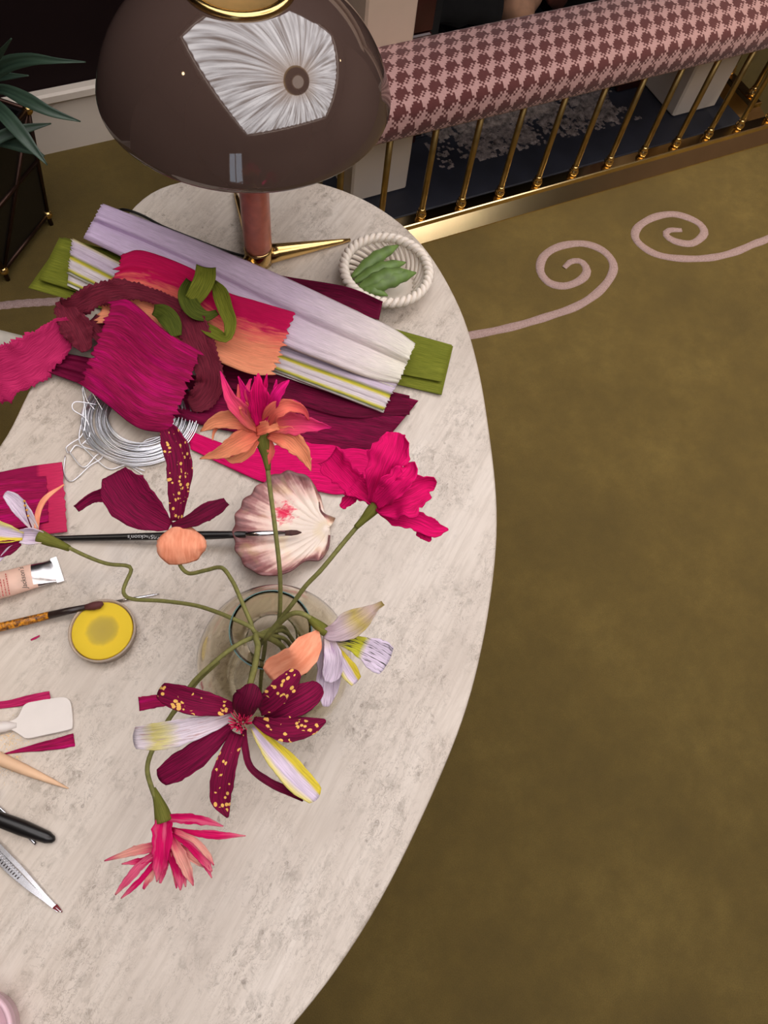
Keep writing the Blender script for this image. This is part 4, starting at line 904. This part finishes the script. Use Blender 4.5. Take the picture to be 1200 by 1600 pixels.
# burgundy flower with peach lip
f = flower('wine paper flower with one peach petal arching over the long brush')
stem(f, [(279, 872, .148), (283, 886, .146), (296, 896, .15), (322, 891, .162), (346, 887, .176), (362, 906, .184), (374, 931, .19), (390, 968, .19), (402, 990, .182)], inner=(.022, -.010))
for k, (pts, mat, c, rl, tp) in enumerate([
    ([(190, 776, .17, 18), (166, 774, .168, 12), (144, 778, .165, 8), (119, 795, .16, 6)], WINE, .3, .2, 0),
    ([(266, 822, .158, 7), (240, 808, .168, 24), (212, 788, .178, 35), (194, 768, .182, 36), (184, 752, .182, 27), (179, 742, .18, 20)], WINE, .3, .1, .3),
    ([(276, 814, .16, 9), (278, 780, .175, 14), (281, 740, .186, 19), (276, 705, .192, 20), (268, 684, .194, 17), (262, 670, .194, 11)], SPOT, .35, .15, 0),
    ([(268, 822, .158, 4), (295, 815, .163, 10), (322, 801, .166, 14), (340, 792, .166, 12), (354, 784, .164, 7)], WINE2, .3, .4, 0),
    ([(284, 820, .156, 12), (284, 836, .162, 33), (284, 852, .163, 38), (285, 867, .158, 34), (287, 880, .15, 22)], PEACH, -.25, 0, 0)]):
    petal(f, pts, mat, cup=c, roll=rl, jag=.05 if mat is PEACH else .14, ruffle=.02 if mat is PEACH else .05, n=26, m=13, seed=k+30, tip=tp)
# lilac flower at left
f = flower('lilac lily-like paper flower on a zigzag stem reaching across the desk')
stem(f, [(98, 851, .105), (135, 869, .106), (168, 881, .108), (198, 884, .110), (205, 891, .111), (196, 912, .114), (193, 926, .116), (206, 936, .120), (253, 939, .135), (300, 945, .152), (332, 954, .17), (362, 966, .185), (392, 980, .19), (404, 992, .182)], inner=(.026, .006))
calyx(f, [(62, 838, .104), (78, 845, .104), (92, 850, .105), (108, 857, .105)], [11, 9, 7, 5])
calyx_l = petal(f, [(68, 840, .106, 9), (50, 838, .106, 13), (32, 838, .106, 10)], LPET, cup=.9, n=10)
for k, (pts, mat, rl) in enumerate([([(56, 828, .108, 5), (38, 802, .12, 11), (22, 782, .126, 11), (9, 772, .128, 6)], LPET, .2), ([(57, 828, .108, 3), (60, 800, .116, 4), (72, 778, .122, 4), (100, 757, .124, 1)], PEACH, .5),
        ([(36, 838, .106, 6), (10, 834, .112, 15), (-15, 830, .116, 18), (-40, 830, .116, 10)], LYEL, .1), ([(32, 848, .104, 4), (10, 856, .106, 12), (-20, 862, .106, 10)], WINE, .1), ([(34, 846, .103, 2), (14, 858, .104, 3), (0, 874, .102, 2.5), (-10, 884, .100, 1)], LPET, .3)]):
    petal(f, pts, mat, cup=.4, roll=rl, jag=.08, seed=k+40, tip=.4)
mesh('stamen', tube(crom([list(T(*q)) for q in ((50, 826, .11), (42, 805, .122), (38, 782, .13))], 10), .0006, 6), WINE2, f)
for x, y, h in ((38, 783, .131), (39, 790, .129), (42, 797, .127), (44, 806, .123)): mesh('anther', ball(T(x, y, h), .0013, 8, 6), plain('gold_bead', lin(226, 160, 60), .4), f)
# lilac and peach flower at right
f = flower('lilac and peach paper flower with yellow veined petal drooping over the vase shoulder')
stem(f, [(496, 976, .214), (482, 964, .22), (468, 958, .222), (454, 960, .216), (436, 975, .198), (416, 996, .18)], .003, inner=(-.026, -.002))
calyx(f, [(510, 987, .21), (502, 981, .212), (492, 973, .216), (484, 966, .22)], [9, 9, 7.5, 5])
for k, (pts, mat, c, rl) in enumerate([([(496, 986, .214, 3), (484, 1008, .226, 20), (466, 1030, .226, 24), (448, 1040, .218, 24), (434, 1048, .21, 24), (424, 1056, .205, 18)], PEACH, .3, .1),
        ([(508, 992, .21, 5), (514, 1022, .2, 17), (514, 1060, .19, 19), (511, 1085, .182, 13), (509, 1103, .178, 5)], LPET, .35, .1), ([(512, 994, .212, 5), (520, 1025, .214, 14), (518, 1050, .206, 15), (512, 1066, .2, 5)], LPET, .6, .3),
        ([(520, 1006, .208, 3), (536, 1032, .206, 10), (546, 1050, .2, 14), (556, 1064, .194, 10)], LYEL, .35, .3), ([(518, 1000, .21, 3), (546, 1004, .214, 11), (566, 1012, .212, 17), (586, 1022, .206, 25), (602, 1032, .2, 24)], LVEIN, .25, .1),
        ([(506, 990, .212, 6), (524, 988, .22, 14), (548, 976, .224, 21), (570, 962, .22, 14), (586, 950, .214, 6), (598, 943, .21, 4)], LTAN, .6, .3)]):
    petal(f, pts, mat, cup=c, roll=rl, jag=.1, seed=k+50, tip=.3, n=20, m=11)
# big wine flower facing the viewer
f = flower('large wine paper flower with gold-flecked petals and two lilac petals')
stem(f, [(380, 1124, .232), (386, 1096, .226), (390, 1072, .22), (397, 1046, .212), (403, 1012, .198), (402, 992, .186)], .0036, inner=(.012, -.022))
for k, (pts, mat, c, rl) in enumerate([
    ([(413, 1119, .236, 5), (440, 1108, .25, 17), (468, 1094, .256, 23), (484, 1084, .256, 20), (497, 1074, .254, 13)], WINE, .25, .2), ([(366, 1106, .242, 7), (338, 1103, .254, 15), (306, 1097, .258, 20), (276, 1089, .256, 19), (252, 1080, .25, 13)], SPOT, .3, -.1),
    ([(362, 1120, .238, 5), (330, 1131, .246, 13), (290, 1142, .25, 19), (250, 1150, .246, 21), (214, 1153, .238, 17)], LTIP, .3, .1), ([(360, 1134, .236, 6), (334, 1158, .24, 14), (306, 1180, .24, 20), (276, 1200, .234, 20), (253, 1214, .228, 14)], WINE, .25, .1),
    ([(396, 1136, .238, 5), (414, 1160, .24, 12), (440, 1190, .238, 19), (468, 1220, .232, 20), (492, 1243, .226, 14)], LYEL, .3, .1),
    ([(381, 1140, .238, 4), (383, 1170, .24, 5), (392, 1200, .238, 5), (420, 1222, .232, 6), (448, 1236, .226, 6), (473, 1251, .22, 1.5)], WINE2, .5, .5), ([(371, 1146, .24, 10), (358, 1180, .248, 15), (348, 1215, .244, 18), (345, 1245, .236, 16), (350, 1262, .23, 10), (356, 1277, .226, 1.5)], SPOT, .35, .1),
    ([(396, 1124, .242, 5), (424, 1136, .248, 14), (452, 1140, .25, 19), (484, 1135, .248, 14), (508, 1126, .244, 3)], SPOT, .35, .15), ([(404, 1108, .244, 12), (424, 1094, .256, 17), (444, 1074, .264, 18), (462, 1052, .266, 11)], SPOT, .3, .1),
    ([(382, 1120, .246, 12), (384, 1104, .262, 22), (390, 1088, .27, 22), (394, 1074, .272, 12)], WINE2, -.5, 0)]):
    petal(f, pts, mat, cup=c, roll=rl, jag=.1, seed=k+60, tip=.5, n=22, m=11)
rg = random.Random(11); fr = []; fc = T(376, 1128, .246)
for k in range(90):
    a, b = rg.random()*6.28, rg.random(); r = .008*b**.5; base = fc+np.array((r*.6*math.cos(a), r*.6*math.sin(a), -.003)); top = fc+np.array((r*1.3*math.cos(a), r*1.3*math.sin(a), .006+.003*rg.random()))
    fr.append(tube([base, top], [.0006, .0003], 4))
o = mesh('stamen_tuft', join(*fr), plain('pink_tuft', lin(206, 16, 84), .8), f); o['kind'] = 'stuff'
# pink spidery flower hanging low
f = flower('pink mottled spidery paper flower hanging low over the desk front')
stem(f, [(247, 1256, .128), (238, 1234, .132), (230, 1202, .138), (238, 1172, .146), (260, 1130, .158), (287, 1090, .17), (302, 1066, .176), (336, 1034, .186), (370, 1008, .19), (398, 995, .184)], .0028, inner=(.024, .016))
stem(f, [(262, 1126, .156), (290, 1092, .167), (310, 1064, .173), (342, 1034, .184)], .002)
calyx(f, [(256, 1282, .122), (252, 1266, .125), (246, 1248, .128), (239, 1232, .131)], [14, 11, 7, 4.4])
for k, (pts, mat) in enumerate([
    ([(262, 1278, .124, 6), (284, 1279, .13, 9), (316, 1282, .128, 8), (349, 1291, .12, .7)], SPIKE), ([(268, 1296, .12, 4), (300, 1301, .122, 5), (336, 1305, .12, 8), (384, 1306, .112, .6)], SPIKE),
    ([(246, 1322, .114, 8), (226, 1326, .116, 10), (200, 1333, .112, 7), (163, 1345, .1, .7)], SPIKEL), ([(244, 1334, .112, 7), (222, 1350, .11, 8), (202, 1372, .104, 8), (180, 1398, .094, 1.2)], SPIKE),
    ([(244, 1345, .11, 5), (222, 1372, .104, 5), (206, 1388, .1, 5), (189, 1404, .094, .6)], SPIKE), ([(262, 1316, .114, 6), (272, 1342, .11, 10), (280, 1366, .104, 10), (282, 1391, .096, 1)], SPIKE),
    ([(266, 1304, .118, 6), (280, 1332, .118, 11), (292, 1358, .11, 10), (302, 1384, .1, .8)], SPIKEL), ([(270, 1300, .12, 5), (296, 1318, .122, 9), (318, 1342, .116, 9), (331, 1362, .108, 1.5)], SPIKE),
    ([(272, 1298, .122, 4), (302, 1312, .126, 6), (322, 1332, .12, 6), (334, 1352, .114, .8)], SPIKEL), ([(250, 1340, .108, 7), (236, 1366, .104, 8), (224, 1389, .098, 2)], SPIKEL), ([(262, 1340, .106, 6), (255, 1362, .102, 6), (250, 1380, .098, 2)], SPIKE),
    ([(278, 1320, .114, 4), (304, 1342, .112, 8), (330, 1358, .106, 1)], SPIKEL),
    ([(256, 1280, .124, 13), (254, 1304, .128, 17), (252, 1330, .126, 15), (249, 1354, .118, 10), (245, 1378, .108, .8)], SPIKE),
    ([(276, 1330, .112, 4), (286, 1362, .104, 6), (290, 1386, .096, .8)], SPIKE), ([(270, 1330, .112, 4), (272, 1360, .104, 5), (276, 1388, .096, .8)], SPIKEL), ([(240, 1340, .111, 4), (214, 1346, .108, 5), (190, 1350, .104, .6)], SPIKE), ([(300, 1330, .118, 3), (320, 1350, .112, 5), (331, 1372, .106, .6)], SPIKE)]):
    petal(f, [(a, b, h, w_*(.78 if k != 12 else .88)) for a, b, h, w_ in pts], mat, cup=.55, roll=.3*math.sin(k*1.9), jag=.28, ruffle=.07, seed=k+80, n=24)
